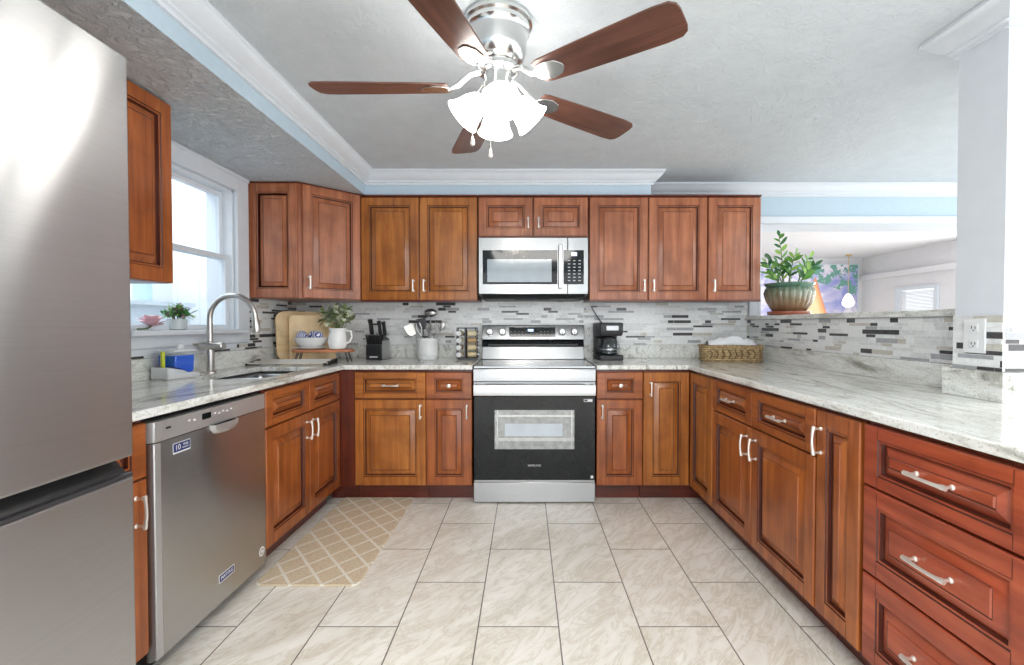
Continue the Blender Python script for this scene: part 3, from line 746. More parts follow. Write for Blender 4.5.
m.build('key_marks', plain('pale_print', (.55, .57, .6, 1), .4), kp)
m = MB(); m.loft([[(x, y, z) for y, z in ((.004, .02), (.05, -.012), (.385, -.012), (.385, .02))] for x in (.02, MWW-.02)]); vb = m.build('vent_base', BLACK, mw)
m = MB(); m.box(.06, .25, .045, .052, -.013, -.006); m.box(.5, .68, .045, .052, -.013, -.006); m.build('lamp_cover', DGREY, vb)
text_part('maker_lettering', 'SAMSUNG', .011, plain('grey_lettering', (.25, .25, .25, 1), .4), md, (.36, -.0005, .055), (R(90), 0, 0))

# ------------------------------------------------------------------ sink, faucet
sk = thing('sink', 'undermount stainless double bowl sink in the left worktop', 'sink', (0, 0, 0))
def bowl(xa, xb, ya, yb, depth):
    m = MB(); loops = []
    for ins, z in ((0, CT-.002), (.004, CT-.04), (.012, CT-depth+.02), (.03, CT-depth)):
        L = []
        for (cx, cy, a0) in ((xb-ins-.03, ya+ins+.03, -90), (xb-ins-.03, yb-ins-.03, 0), (xa+ins+.03, yb-ins-.03, 90), (xa+ins+.03, ya+ins+.03, 180)):
            for k in range(5):
                a = R(a0 + 22.5*k); L.append((cx+.03*math.cos(a), cy+.03*math.sin(a), z))
        loops.append(L)
    m.loft(loops, cap0=False); o = m.build('bowl', STEEL, sk, solid=.002)
    MB().lathe([(.04, 0), (.04, .003), (.02, .004)], ((xa+xb)/2, (ya+yb)/2, CT-depth+.001), 18).build('drain', CHROME, o)
bowl(sink[0]-.012, sink[1]+.012, sink[2]-.012, 2.515, .19); bowl(sink[0]-.012, sink[1]+.012, 2.53, sink[3]+.012, .19)
fc = thing('faucet', 'tall brushed nickel gooseneck faucet behind the sink', 'faucet', (-1.70, 2.50, CZ))
MB().lathe([(.028, 0), (.028, .006), (.020, .012), (.0205, .02), (.0205, .165), (.015, .17)], n=20).build('body', CHROME, fc)
pts = [(0, 0, .16)] + [(0, 0, .16+.13*k/4) for k in range(1, 5)] + [(.125-.125*math.cos(R(9*k)), -.01*k/20, .29+.125*math.sin(R(9*k))) for k in range(1, 21)] 
m = MB(); m.tube(pts, .0142, 14); sp_ = m.build('spout', CHROME, fc)
m = MB(); m.tube([(.25, -.01, .292), (.252, -.01, .27), (.256, -.01, .225), (.257, -.01, .216)], [.0145, .019, .0215, .018], 14); m.build('spray_head', CHROME, sp_)
m = MB(); m.tube([(-.05, 0, .143), (-.045, 0, .143), (.078, -.012, .143), (.084, -.013, .143)], [.012, .021, .021, .016], 14); m.tube([(-.03, 0, .15), (-.06, -.01, .152), (-.075, -.05, .158)], [.008, .007, .006], 8); m.build('lever_handle', CHROME, fc)

# soap caddy on the worktop
BLUE = plain('blue_dish_soap', lin(18, 96, 226), .12, emit=None, coat=.6)
CLEARP = GLASS
ca = thing('soap_dispenser', 'white dish soap dispenser with blue liquid beside the faucet', 'soap dispenser', (-1.69, 2.25, CZ), R(80))
m = MB(); m.loft([[(-.09, -.045, 0), (.08, -.045, 0), (.08, .045, 0), (-.09, .045, 0)], [(-.095, -.05, .008), (.085, -.05, .008), (.085, .047, .008), (-.095, .047, .008)], [(-.095, -.05, .060), (.08, -.047, .022), (.08, .045, .022), (-.095, .045, .060)]])
m.build('tray_base', WPLAS, ca, bevel=.006, seg=3)
m = MB(); m.loft([[(-.058, y, .06), (-.02, y, .045), (.012, y, .028), (.04, y, .03), (.046, y, .112), (-.06, y, .112)] for y in (-.053, .042)]); m.build('liquid', BLUE, ca, bevel=.006, seg=3)
m = MB(); m.box(-.064, .066, -.056, .046, .024, .128); m.build('reservoir', GLASS, ca, bevel=.01, seg=3)
m = MB(); m.box(-.06, .062, -.05, .044, .1285, .137); m.tube([(.01, 0, .137), (.01, 0, .15), (.03, 0, .155)], .012, 10); m.build('pump_plate', WPLAS, ca, bevel=.004)
spg = MB().box(-.007, .007, -.03, .03, 0, .075).build('sponge', [plain('yellow_green_sponge', lin(206, 214, 70), .9, bmp=.4)], None, bevel=.004)
spg.location = (-1.70, 2.173, CZ+.0575); spg.rotation_euler = (0, 0, R(42)); tag(spg, 'yellow green sponge standing in the soap dispenser tray', 'sponge')
# dish drying rack folded by the corner
rk = thing('drying_rack', 'flat steel drying rack with black end bars lying by the sink corner', 'rack', (-1.535, 3.00, CZ+.001), R(3))
for x in (-.235, .255):
    m = MB(); m.loft([[(x-.012, -.07, 0), (x+.012, -.07, 0), (x+.012, -.07, .012), (x-.012, -.07, .012)], [(x+.008, .07, .0), (x+.034, .07, .0), (x+.034, .07, .032), (x+.008, .07, .032)]]); m.build('end_bar', BLACK, rk, bevel=.003)
for k, y in enumerate((-.06, .0, .06)):
    m = MB(); m.tube([(-.235, y, .012+.006*k), (.27, y, .012+.006*k)], .0058, 8); m.build('rod', NICKEL, rk)

# cutting boards
BOARD = wood('pale_maple_board', lin(216, 184, 134), lin(234, 204, 156), lin(242, 216, 174), True, .45)
BOARD2 = wood('bamboo_board', lin(226, 192, 138), lin(240, 210, 160), lin(246, 222, 178), False, .45)
def rounded(w, h, r, n=5):
    L = []
    for cx, cz, a0 in ((w/2-r, r, -90), (w/2-r, h-r, 0), (-w/2+r, h-r, 90), (-w/2+r, r, 180)):
        for k in range(n): a = R(a0 + 90*k/(n-1)); L.append((cx + r*math.cos(a), cz + r*math.sin(a)))
    return L
def board(label, w, h, r, mat, loc, rz, lean):
    m = MB(); L = rounded(w, h, r); m.loft([[(x, y, z) for x, z in L] for y in (-.009, .009)])
    o = m.build('cutting_board', mat, bevel=.002); o.location = loc; o.rotation_euler = (R(lean), 0, R(rz)); return tag(o, label, 'cutting board')
board('larger wooden cutting board with rounded corners at the back of the corner', .40, .35, .06, BOARD, (-1.575, 3.345, CZ+.004), 45, -7)
board('smaller square wooden cutting board leaning in front of the larger board', .30, .32, .02, BOARD2, (-1.505, 3.285, CZ+.004), 30, -7)

# riser stand, bowl, balls, pitcher
RISE = wood('riser_wood', lin(160, 96, 66), lin(190, 124, 90), lin(206, 146, 110), True, .5)
ST = (-1.375, 3.155)
rs = thing('riser_stand', 'low wooden riser on black wire legs carrying the white bowl and pitcher', 'stand', (ST[0], ST[1], CZ), R(4))
m = MB(); L = rounded(.40, .13, .05, 6); m.loft([[(x, z-.065, y) for x, z in L] for y in (.072, .092)]); m.build('top', RISE, rs, bevel=.003)
for x in (-.155, .155):
    m = MB(); s = 1 if x > 0 else -1
    m.tube([(x, -.045, .072), (x+.02*s, -.05, .004), (x+.022*s, -.03, .003), (x, -.02, .072)], .0028, 6); m.tube([(x, .045, .072), (x+.02*s, .05, .004), (x+.022*s, .03, .003), (x, .02, .072)], .0028, 6)
    m.build('leg', BLACK, rs)
TOPZ = CZ + .0925
so = MB(); so.lathe([(.05, 0), (.085, .004), (.112, .014), (.110, .017), (.08, .008), (.001, .006)], n=28, cap1=False); o = so.build('saucer', WHITE); o.location = (ST[0]-.08, ST[1]-.006, TOPZ); tag(o, 'white saucer under the white bowl on the riser', 'saucer')
bw = MB(); bw.lathe([(.045, 0), (.06, .004), (.092, .03), (.108, .070), (.104, .070), (.086, .03), (.045, .009), (.001, .008)], n=28, cap1=False); o = bw.build('bowl', WHITE); o.location = (ST[0]-.08, ST[1]-.006, TOPZ+.009); tag(o, 'white bowl of blue decorative balls on the riser', 'bowl')
BPAT, nt, b = new_mat('blue_white_patterned_ball')
wv = N(nt, 'ShaderNodeTexWave'); wv.inputs['Scale'].default_value = 30; wv.inputs['Distortion'].default_value = 4; nt.links.new(coords(nt), wv.inputs[0])
nt.links.new(ramp(nt, wv.outputs['Fac'], [(.42, lin(70, 82, 150)), (.6, lin(226, 228, 238))]), b.inputs['Base Color']); b.inputs['Roughness'].default_value = .3
for i, (dx, dy, lb) in enumerate(((-.056, -.014, 'left blue patterned ball in the white bowl'), (.0, .040, 'rear middle blue patterned ball in the white bowl'), (.050, -.014, 'right blue patterned ball in the white bowl'))):
    o = MB().ball((0, 0, 0), .036, 20, 14).build('decorative_ball', BPAT); o.location = (ST[0]-.08+dx, ST[1]-.006+dy, TOPZ+.088); o.rotation_euler = (.5*i, .3, i); tag(o, lb, 'ball', 'balls in the white bowl')
pt = thing('pitcher', 'small white pitcher holding pale green leaves on the riser', 'pitcher', (ST[0]+.098, ST[1]-.004, TOPZ))
pt.scale = (1.15, 1.15, 1.2)
m = MB(); m.lathe([(.038, 0), (.046, .004), (.055, .04), (.05, .075), (.044, .10), (.05, .118), (.047, .118), (.041, .10), (.046, .075), (.05, .04), (.001, .01)], n=26, cap1=False); m.build('jug', WHITE, pt)
m = MB(); m.tube([(.046, 0, .105), (.078, 0, .10), (.084, 0, .07), (.07, 0, .04), (.05, 0, .03)], .006, 8); m.build('handle', WHITE, pt)
def leaf(m, base, d, L, w, mi=0, curl=.15, up=Vector((0,0,1))):
    d = Vector(d).normalized(); s = d.cross(up)
    if s.length < .05: s = d.cross(Vector((1,0,0)))
    s.normalize(); n = s.cross(d).normalized(); base = Vector(base)
    A = []; B = []; C = []
    for k in range(6):
        t = k/5; ww = w*math.sin(math.pi*min(.97, t*.92+.05))**.8; c = base + d*(L*t) - n*(curl*L*t*t)
        A.append(c - s*ww/2 + n*ww*.15); B.append(c); C.append(c + s*ww/2 + n*ww*.15)
    vs = A + B + C
    fs = [(k, k+1, 7+k, 6+k) for k in range(5)] + [(6+k, 7+k, 13+k, 12+k) for k in range(5)]
    m.add(vs, fs, mi)
G1 = plain('pale_sage_leaf', lin(150, 168, 136), .6, 0, .15, 30); G2 = plain('cream_leaf', lin(206, 210, 184), .6); G3 = plain('olive_leaf', lin(112, 128, 78), .6, 0, .2)
def bouquet(parent, z, n, rad, h, mats, L=.045, w=.022, seed=1, stemmat=None):
    rng = random.Random(seed); m = MB(); sm = MB()
    for i in range(n):
        a = rng.random()*6.283; e = rng.random()**.7; tip = Vector((rad*e*math.cos(a), rad*e*math.sin(a), z + h*(1-.55*e*e)*(.55+.45*rng.random())))
        sm.tube([(tip.x*.12, tip.y*.12, z-.05), (tip.x*.55, tip.y*.55, z+(tip.z-z)*.6), tuple(tip)], .0012, 5)
        for k in range(7):
            b_ = Vector((tip.x*.5, tip.y*.5, z+(tip.z-z)*.5)).lerp(tip, k/6)
            leaf(m, b_, (rng.uniform(-1,1), rng.uniform(-1,1), rng.uniform(-.3,.9)), L*rng.uniform(.7,1.2), w*rng.uniform(.8,1.2), rng.randrange(len(mats)))
    sm.build('stem', stemmat or G3, parent); m.build('foliage', mats, parent)
bouquet(pt, .115, 40, .10, .15, [G1, G2, G3, G2], .044, .028, 4)

# knife block and knives
kb = thing('knife_block', 'black knife block left of the white utensil crock', 'knife block', (-1.10, 3.44, CZ), R(-8))
m = MB(); m.loft([[(x, y, z) for y, z in ((-.06, 0), (-.062, .10), (-.02, .185), (.075, .15), (.085, 0))] for x in (-.06, .06)]); m.build('block', plain('black_block_wood', (.02, .021, .024, 1), .3), kb, bevel=.004)
m = MB(); m.box(-.03, .03, -.0645, -.0605, .018, .026); m.build('maker_mark', WPLAS, kb)
sd = MB(); sd.box(.0602, .0615, -.05, .075, .004, .14); sd.build('steel_side', STEEL, kb)
def knife(label, lx, ly, lz, L, r, tilt, grp):
    t = thing('kitchen_knife', label, 'knife', (0, 0, 0), 0, grp)
    t.matrix_world = Matrix.Translation((-1.10, 3.44, CZ)) @ Matrix.Rotation(R(-8), 4, 'Z') @ Matrix.Translation((lx, ly, lz)) @ Matrix.Rotation(R(tilt), 4, 'X')
    m = MB(); m.tube([(0, 0, .003), (0, 0, L*.3), (0, .003, L*.7), (0, .0, L)], [r*.8, r, r*.9, r*1.1], 8); m.build('handle', BLACK, t)
    m = MB(); m.lathe([(r*.85, 0), (r*.85, .005)], (0, 0, .0), 8); m.lathe([(r*.9, 0), (r*.5, .003)], (0, 0, L), 8); m.build('bolster', STEEL, t)
place = ['leftmost', 'second', 'third', 'fourth', 'fifth', 'rightmost']
for i in range(6):
    knife(f'{place[i]} steak knife handle in the front row of the block', -.048+.0192*i, -.050, .112, .075, .0075, 22, 'steak knives in the block')
knife('large left knife handle rising from the black block', -.038, -.005, .178, .12, .017, 16, 'large knives in the block')
knife('large middle knife handle rising from the black block', .028, -.004, .176, .112, .014, 16, 'large knives in the block')
knife('large right knife handle rising from the black block', .05, .022, .172, .11, .015, 16, 'large knives in the block')

# utensil crock
cr = thing('utensil_crock', 'white embossed ceramic crock full of metal utensils', 'crock', (-.725, 3.43, CZ))
m = MB(); m.lathe([(.066, 0), (.072, .006), (.074, .03), (.076, .035), (.074, .04), (.075, .13), (.077, .135), (.077, .152), (.073, .158), (.068, .155), (.066, .02), (.001, .012)], n=36, cap1=False, flute=.012, fn=24)
m.build('pot', plain('white_embossed_ceramic', (.74, .75, .74, 1), .4, 0, .05, 60, bmp=.25), cr)
def utensil(label, dx, dy, L, kind, mat, yaw=0):
    t = thing('cooking_utensil', label, 'utensil', (-.725+dx*.25, 3.43+dy*.25, CZ+.03), 0, 'utensils in the crock')
    tip = Vector((dx, dy, L)); m = MB(); m.tube([(0, 0, 0), tuple(tip*.5), tuple(tip)], [.005, .0045, .004], 8); m.build('handle', mat, t)
    M = Matrix.Translation(tip) @ Matrix.Rotation(math.atan2(dx, L), 4, 'Y') @ Matrix.Rotation(R(yaw), 4, 'Z')
    m = MB()
    if kind == 'skimmer': m.ball((0, -.012, .025), (.048, .018, .030), 20, 10, M=M)
    elif kind == 'spoon': m.ball((0, -.003, .03), (.025, .008, .036), 16, 10, M=M)
    elif kind == 'turner':
        m.loft([[(-.02, -.002, 0), (.02, -.002, 0), (.02, .002, 0), (-.02, .002, 0)], [(-.034, -.002, .03), (.034, -.002, .03), (.034, .002, .03), (-.034, .002, .03)], [(-.034, -.006, .085), (.034, -.006, .085), (.034, -.003, .085), (-.034, -.003, .085)]], M=M)
    elif kind == 'whisk':
        for k in range(5):
            a = math.pi*k/5; m.tube([(0, 0, 0), (.024*math.cos(a), .024*math.sin(a), .04), (.022*math.cos(a), .022*math.sin(a), .065), (0, 0, .085), (-.022*math.cos(a), -.022*math.sin(a), .065), (-.024*math.cos(a), -.024*math.sin(a), .04), (0, 0, 0)], .0014, 5, M=M)
    elif kind == 'fork':
        m.box(-.02, .02, -.002, .002, -.005, .02, 0, M)
        for k in range(4): m.box(-.02+.0115*k, -.0145+.0115*k, -.002, .002, .02, .075, 0, M)
    elif kind == 'tongs':
        for s in (-1, 1): m.tube([(0, 0, -.03), (s*.018, 0, .03), (s*.012, -.005, .07)], [.005, .006, .01], 8, M=M)
    m.build('head', mat, t)
SM = plain('polished_steel', (.36, .35, .34, 1), .32, 1, .1); DM = plain('dark_steel', (.10, .10, .11, 1), .3, .6)
utensil('tall steel skimmer ladle topping the crock', .01, .045, .29, 'skimmer', SM)
utensil('steel spatula leaning left in the crock', -.085, .0, .15, 'turner', SM, 20)
utensil('steel serving spoon leaning right in the crock', .075, .0, .19, 'spoon', SM)
utensil('wire whisk in the middle of the crock', .01, -.025, .16, 'whisk', SM)
utensil('dark slotted turner standing behind in the crock', -.035, .035, .19, 'turner', DM)
utensil('steel serving fork near the right rim of the crock', .05, -.03, .17, 'fork', SM)
utensil('steel tongs near the left rim of the crock', -.04, -.025, .17, 'tongs', SM)

# spice rack
sr = thing('spice_rack', 'black wire spice tower between utensil crock and range', 'spice rack', (-.435, 3.45, CZ), R(14))
m = MB(); m.box(-.075, .07, -.05, .05, 0, .012); m.box(-.075, .07, -.05, .05, .228, .236)
for x in (-.072, -.012, .066):
    for y in (-.047, .047): m.tube([(x, y, .01), (x, y, .23)], .004, 6)
m.box(-.016, -.008, -.045, .045, .01, .23)
m.build('frame', BLACK, sr)
SPICE = [plain('tan_spice', lin(206, 190, 150), .5), plain('cream_spice', lin(222, 210, 176), .5), plain('brown_spice', lin(176, 146, 104), .5), plain('sand_spice', lin(214, 196, 156), .5)]
lev = ['top', 'second', 'third', 'bottom']
for k in range(4):
    for side in (0, 1):
        z = .205 - .052*k
        t = thing('spice_jar', f'{lev[k]} spice jar of the {"left column, round lid facing out" if side == 0 else "right column, lying sideways"}', 'spice jar', (0, 0, 0), 0, 'jars in the spice tower')
        Mw = Matrix.Translation((-.435, 3.45, CZ)) @ Matrix.Rotation(R(14), 4, 'Z')
        if side == 0: t.matrix_world = Mw @ Matrix.Translation((-.044, .03, z-.012)) @ Matrix.Rotation(R(90), 4, 'X') @ Matrix.Rotation(R(-18), 4, 'Y')
        else: t.matrix_world = Mw @ Matrix.Translation((-.004, -.024, z-.012)) @ Matrix.Rotation(R(90), 4, 'Y')
        MB().lathe([(.018, 0), (.0205, .003), (.0205, .062), (.016, .068)], n=18).build('glass_body', SPICE[(k+side) % 4], t)
        MB().lathe([(.019, .066), (.019, .084), (.016, .087), (.001, .087)], n=18).build('lid', [WPLAS, STEEL][side], t)

# coffee maker
cm = thing('coffee_maker', 'small black drip coffee maker right of the range', 'coffee maker', (.605, 3.44, CZ), R(6))
m = MB(); m.loft([[(x, y, z) for x, y in ((-.085, -.11), (.085, -.11), (.095, -.02), (.09, .10), (-.09, .10), (-.095, -.02))] for z in (0, .038)]); m.build('base', BLACK, cm, bevel=.006, seg=3)
MB().box(-.085, .085, .045, .10, .036, .20).build('column', BLACK, cm, bevel=.006)
m = MB(); m.loft([[(x*s_, y*s_, z) for x, y in ((-.085, -.105), (.085, -.105), (.098, -.02), (.09, .10), (-.09, .10), (-.098, -.02))] for z, s_ in ((.175, .9), (.19, .97), (.262, 1), (.272, .95))]); m.build('brew_head', DGREY, cm, bevel=.006)
MB().box(-.04, .05, -.1065, -.10, .215, .25).build('front_label', STEEL, cm, bevel=.002)
MB().box(-.06, .06, -.112, -.105, .01, .028).build('switch_panel', DGREY, cm)
m = MB(); m.lathe([(.06, .041), (.078, .055), (.081, .085), (.070, .13), (.056, .15), (.056, .155)], (0, -.03, 0), 24, cap1=False); cf_ = m.build('carafe', GLASS, cm, solid=.002)
MB().lathe([(.052, .152), (.054, .165), (.03, .172), (.001, .172)], (0, -.03, 0), 20).build('carafe_lid', BLACK, cf_)
m = MB(); m.lathe([(.082, .075), (.082, .083)], (0, -.03, 0), 24, cap0=False, cap1=False); m.lathe([(.055, .05), (.055, .053)], (0, -.03, 0), 24); m.build('metal_band', STEEL, cf_)
m = MB(); m.tube([(-.05, -.05, .155), (-.092, -.075, .15), (-.10, -.08, .10), (-.085, -.07, .065), (-.062, -.055, .06)], .008, 8); m.build('carafe_handle', BLACK, cf_)
m = MB(); m.tube([(-.105, .09, .40), (-.085, .11, .37), (-.045, .135, .32), (-.01, .14, .275), (0, .098, .255)], .0042, 6); m.build('power_cord', BLACK, cm)

# basket with clear bag
bk_ = thing('wicker_basket', 'long woven wicker basket in the right back corner of the worktop', 'basket', (1.425, 3.24, CZ), R(-6))
WICK, nt, b = new_mat('woven_wicker')
v = coords(nt, (1,1,1)); ck1 = N(nt, 'ShaderNodeTexWave'); ck1.bands_direction = 'Z'; ck1.inputs['Scale'].default_value = 22; ck1.inputs['Distortion'].default_value = 2.5; ck1.inputs['Detail Scale'].default_value = 6
nt.links.new(v, ck1.inputs[0]); nz = noise(nt, coords(nt, (60, 60, 90)), 1, 3)
cc = mix(nt, .5, ramp(nt, ck1.outputs['Fac'], [(.2, lin(96, 74, 44)), (.6, lin(186, 158, 112))]), ramp(nt, nz, [(.35, lin(92, 70, 42)), (.6, lin(208, 182, 136))]))
nt.links.new(cc, b.inputs['Base Color']); b.inputs['Roughness'].default_value = .7; bump(nt, b, nz, .5, .004)
def ring(w, d, r, z, n=6): return [(x, y-d/2, z) for x, y in rounded(w, d, r, n)]
m = MB(); m.loft([ring(.385, .17, .06, 0), ring(.405, .185, .065, .05), ring(.41, .19, .068, .112), ring(.395, .175, .06, .112), ring(.39, .17, .058, .012)]); m.build('body', WICK, bk_)
LG = ring(.412, .192, .069, .112); m = MB(); m.tube(LG + [LG[0]], .007, 8); m.build('rim', WICK, bk_)
m = MB(); LB = ring(.404, .184, .066, .016); m.tube(LB + [LB[0]], .007, 8); m.build('bottom_braid', WICK, bk_)
m = MB(); rng = random.Random(3)
for k in range(9):
    x = -.16+.04*k; m.tube([(x, -.097, .03), (x+.012, -.099, .055), (x-.004, -.1, .09)], .004, 6)
m.build('weave_stripe', plain('dark_wicker', lin(110, 84, 52), .7), bk_)
BAG = plain('clear_crinkled_film', (.86, .88, .90, 1), .15, trans=.0)
m = MB(); rng = random.Random(5); loops = []
for i in range(13):
    x = -.16 + .32*i/12; loops.append([(x, -.06+.12*j/9, .06 + (.085+.02*rng.random())*math.sin(math.pi*(j+.5)/10)**.5*(.6+.4*math.sin(math.pi*(i+.6)/13.2))) for j in range(10)])
m.loft(loops, cap0=False, cap1=False, closed=False)
fb = m.build('plastic_bag', plain('white_plastic_film', (.80, .82, .84, 1), .15), solid=.001); fb.location = (1.425, 3.24, CZ+.02); fb.rotation_euler = (0, 0, R(-6)); tag(fb, 'crinkled pale plastic bag lying inside the wicker basket', 'bag')

# ------------------------------------------------------------------ plant on the ledge
pp = thing('potted_plant', 'leafy green plant in a ribbed glazed pot on the bar ledge', 'potted plant', (1.848, 3.27, 1.211))
pp.scale = (.92, .92, .92)
POT, nt, b = new_mat('green_brown_glaze')
tc = N(nt, 'ShaderNodeTexCoord'); sp = N(nt, 'ShaderNodeSeparateXYZ'); nt.links.new(tc.outputs['Object'], sp.inputs[0])
nz = noise(nt, coords(nt, (40, 40, 6)), 1, 3); am = N(nt, 'ShaderNodeMath', operation='MULTIPLY_ADD'); am.inputs[1].default_value = .10; nt.links.new(nz, am.inputs[0]); nt.links.new(sp.outputs[2], am.inputs[2])
nt.links.new(ramp(nt, am.outputs[0], [(.06, lin(124, 84, 56)), (.15, lin(138, 112, 84)), (.215, lin(122, 128, 104)), (.26, lin(78, 112, 92)), (.31, lin(92, 132, 112))]), b.inputs['Base Color'])
b.inputs['Roughness'].default_value = .12; b.inputs['Coat Weight'].default_value = .6
m = MB(); m.lathe([(.105, .028), (.125, .05), (.155, .11), (.168, .165), (.16, .20), (.15, .212)], n=96, flute=.045, fn=24, cap1=False)
m.lathe([(.152, .208), (.158, .214), (.172, .232), (.174, .242), (.164, .244), (.150, .225), (.14, .205)], n=96, cap0=False, cap1=False); m.build('pot', POT, pp)
MB().lathe([(.10, 0), (.145, .003), (.15, .012), (.15, .03), (.142, .03), (.138, .016), (.001, .014)], n=40, cap1=False).build('saucer', plain('terracotta_saucer', lin(150, 78, 52), .3, coat=.4), pp)
MB().lathe([(.145, .205), (.07, .215), (.001, .218)], n=28, cap0=False).build('soil', plain('potting_soil', lin(58, 44, 34), .9, 0, .3, 60, bmp=.6), pp)
ZG = [plain('bright_green_leaf', lin(96, 150, 62), .3, 0, .15, 20), plain('deep_green_leaf', lin(48, 104, 50), .3, 0, .15, 20), plain('lime_leaf', lin(150, 188, 92), .3, 0, .1, 20)]
ZS = plain('green_stem', lin(88, 116, 66), .4)
lm = MB(); rng = random.Random(11)
stems = [(-.04, .0, -.05, .0, .40), (-.02, -.02, .02, -.06, .25), (-.06, .02, -.09, .06, .21), (-.06, -.03, -.10, -.07, .18), (.06, .0, .10, -.01, .235), (.07, .02, .12, .05, .18), (.03, .03, .03, .10, .22), (-.02, .04, -.06, .14, .26), (-.07, -.01, -.10, .02, .11), (.05, -.03, .08, -.09, .16)]
for (bx, by, tx, ty, h) in stems:
    sm = MB(); base = Vector((bx, by, .205)); tip = Vector((bx+tx*.85, by+ty, .205+h)); mid = base.lerp(tip, .5) + Vector((-tx*.18, -ty*.1, .03))
    P = [base.lerp(mid, t/4).lerp(mid.lerp(tip, t/4), t/4) for t in range(5)]
    P = [(1-t)**2*base + 2*t*(1-t)*mid + t*t*tip for t in [k/8 for k in range(9)]]
    sm.tube([tuple(p) for p in P], [.006 - .0045*k/8 for k in range(9)], 7); sm.build('stem', ZS, pp)
    nl = int(7 + h*14); ph = rng.random()*3
    for k in range(nl):
        t = .30 + .70*k/(nl-1); p = (1-t)**2*base + 2*t*(1-t)*mid + t*t*tip; d = ((1-t)*(mid-base) + t*(tip-mid)).normalized()
        s = d.cross(Vector((math.cos(ph), math.sin(ph), 0))).normalized() * (1 if k % 2 else -1)
        dd = d*.75 + s*.8 if k < nl-1 else d
        leaf(lm, p, dd, rng.uniform(.055, .08)*(1 if t < .85 else .8), rng.uniform(.024, .032), rng.choice((0, 0, 1, 1, 2)), .12, up=Vector((rng.uniform(-.6,.6), -1, rng.uniform(-.2,.9))))
lm.build('foliage', ZG, pp)

# flowers on the window sill
fp_ = thing('potted_plant', 'small succulent arrangement in a glass pot on the window sill', 'potted plant', (-1.80, 2.40, WZ0+.0045))
MB().lathe([(.034, 0), (.042, .004), (.044, .055), (.040, .055), (.001, .05)], n=20, cap1=False).build('pot', plain('cloudy_glass_pot', (.55, .60, .60, 1), .1), fp_)
bouquet(fp_, .05, 16, .075, .075, [plain('sill_green', lin(70, 140, 70), .5), plain('sill_light_green', lin(130, 180, 90), .5), plain('sill_mauve', lin(150, 120, 130), .5)], .045, .018, 9)
m = MB(); rng = random.Random(2)
for k in range(12): leaf(m, (-.02, 0, .05), (rng.uniform(-.5,.2), rng.uniform(-.4,.4), 1), rng.uniform(.07,.11), .007)
m.build('grass_tuft', plain('yellow_green_blade', lin(176, 186, 120), .5), fp_)
pf = thing('artificial_flower', 'pink silk flower lying on the window sill left of the succulents', 'flower', (-1.80, 2.235, WZ0+.0045))
pf.scale = (1.35, 1.35, 1.35)
m = MB(); PK = plain('pink_petal', lin(240, 200, 208), .6)
for k in range(16):
    a = 2.4*k; leaf(m, (0, 0, .012+.001*k), (math.cos(a), math.sin(a), .25+.06*k), .062-.0016*k, .032, 0, .05)
m.build('petals', PK, pf)
m = MB(); m.tube([(0, 0, .015), (.01, -.03, .006), (.012, -.075, .005)], .003, 6); m.build('stem', ZS, pf)
MB().ball((0, 0, .035), .012, 12, 8).build('flower_centre', plain('pale_yellow_centre', lin(236, 220, 160), .6), pf)

# ------------------------------------------------------------------ rug
RUG, nt, b = new_mat('beige_trellis_rug')
tc = N(nt, 'ShaderNodeTexCoord'); sp = N(nt, 'ShaderNodeSeparateXYZ'); nt.links.new(tc.outputs['Object'], sp.inputs[0])
def mth(op, a, b_=None):
    n = N(nt, 'ShaderNodeMath', operation=op)
    for i, v_ in enumerate((a, b_)):
        if v_ is None: continue
        if isinstance(v_, (int, float)): n.inputs[i].default_value = v_
        else: nt.links.new(v_, n.inputs[i])
    return n.outputs[0]
u = mth('DIVIDE', sp.outputs[0], .14); v_ = mth('DIVIDE', sp.outputs[1], .17)
d1 = mth('ABSOLUTE', mth('SUBTRACT', mth('FRACT', mth('ADD', mth('ADD', u, v_), 40.0)), .5)); d2 = mth('ABSOLUTE', mth('SUBTRACT', mth('FRACT', mth('ADD', mth('SUBTRACT', u, v_), 40.0)), .5))
ln = mth('LESS_THAN', mth('MINIMUM', d1, d2), .06)
pz = noise(nt, coords(nt, (1,1,1)), 160, 3)
nt.links.new(mix(nt, ln, ramp(nt, pz, [(.3, lin(196, 176, 146)), (.7, lin(226, 208, 180))]), ramp(nt, pz, [(.3, lin(222, 214, 198)), (.7, lin(242, 236, 224))])), b.inputs['Base Color'])
b.inputs['Roughness'].default_value = .95; bump(nt, b, pz, .5, .003)
m = MB(); L = rounded(.46, 1.03, .025, 5); m.loft([[(x, y, z) for x, y in L] for z in (.0006, .009)]); o = m.build('rug', RUG, bevel=.003)
o.location = (-.965, 2.015, 0); tag(o, 'beige runner rug with white trellis lattice in front of the sink cabinet', 'rug')

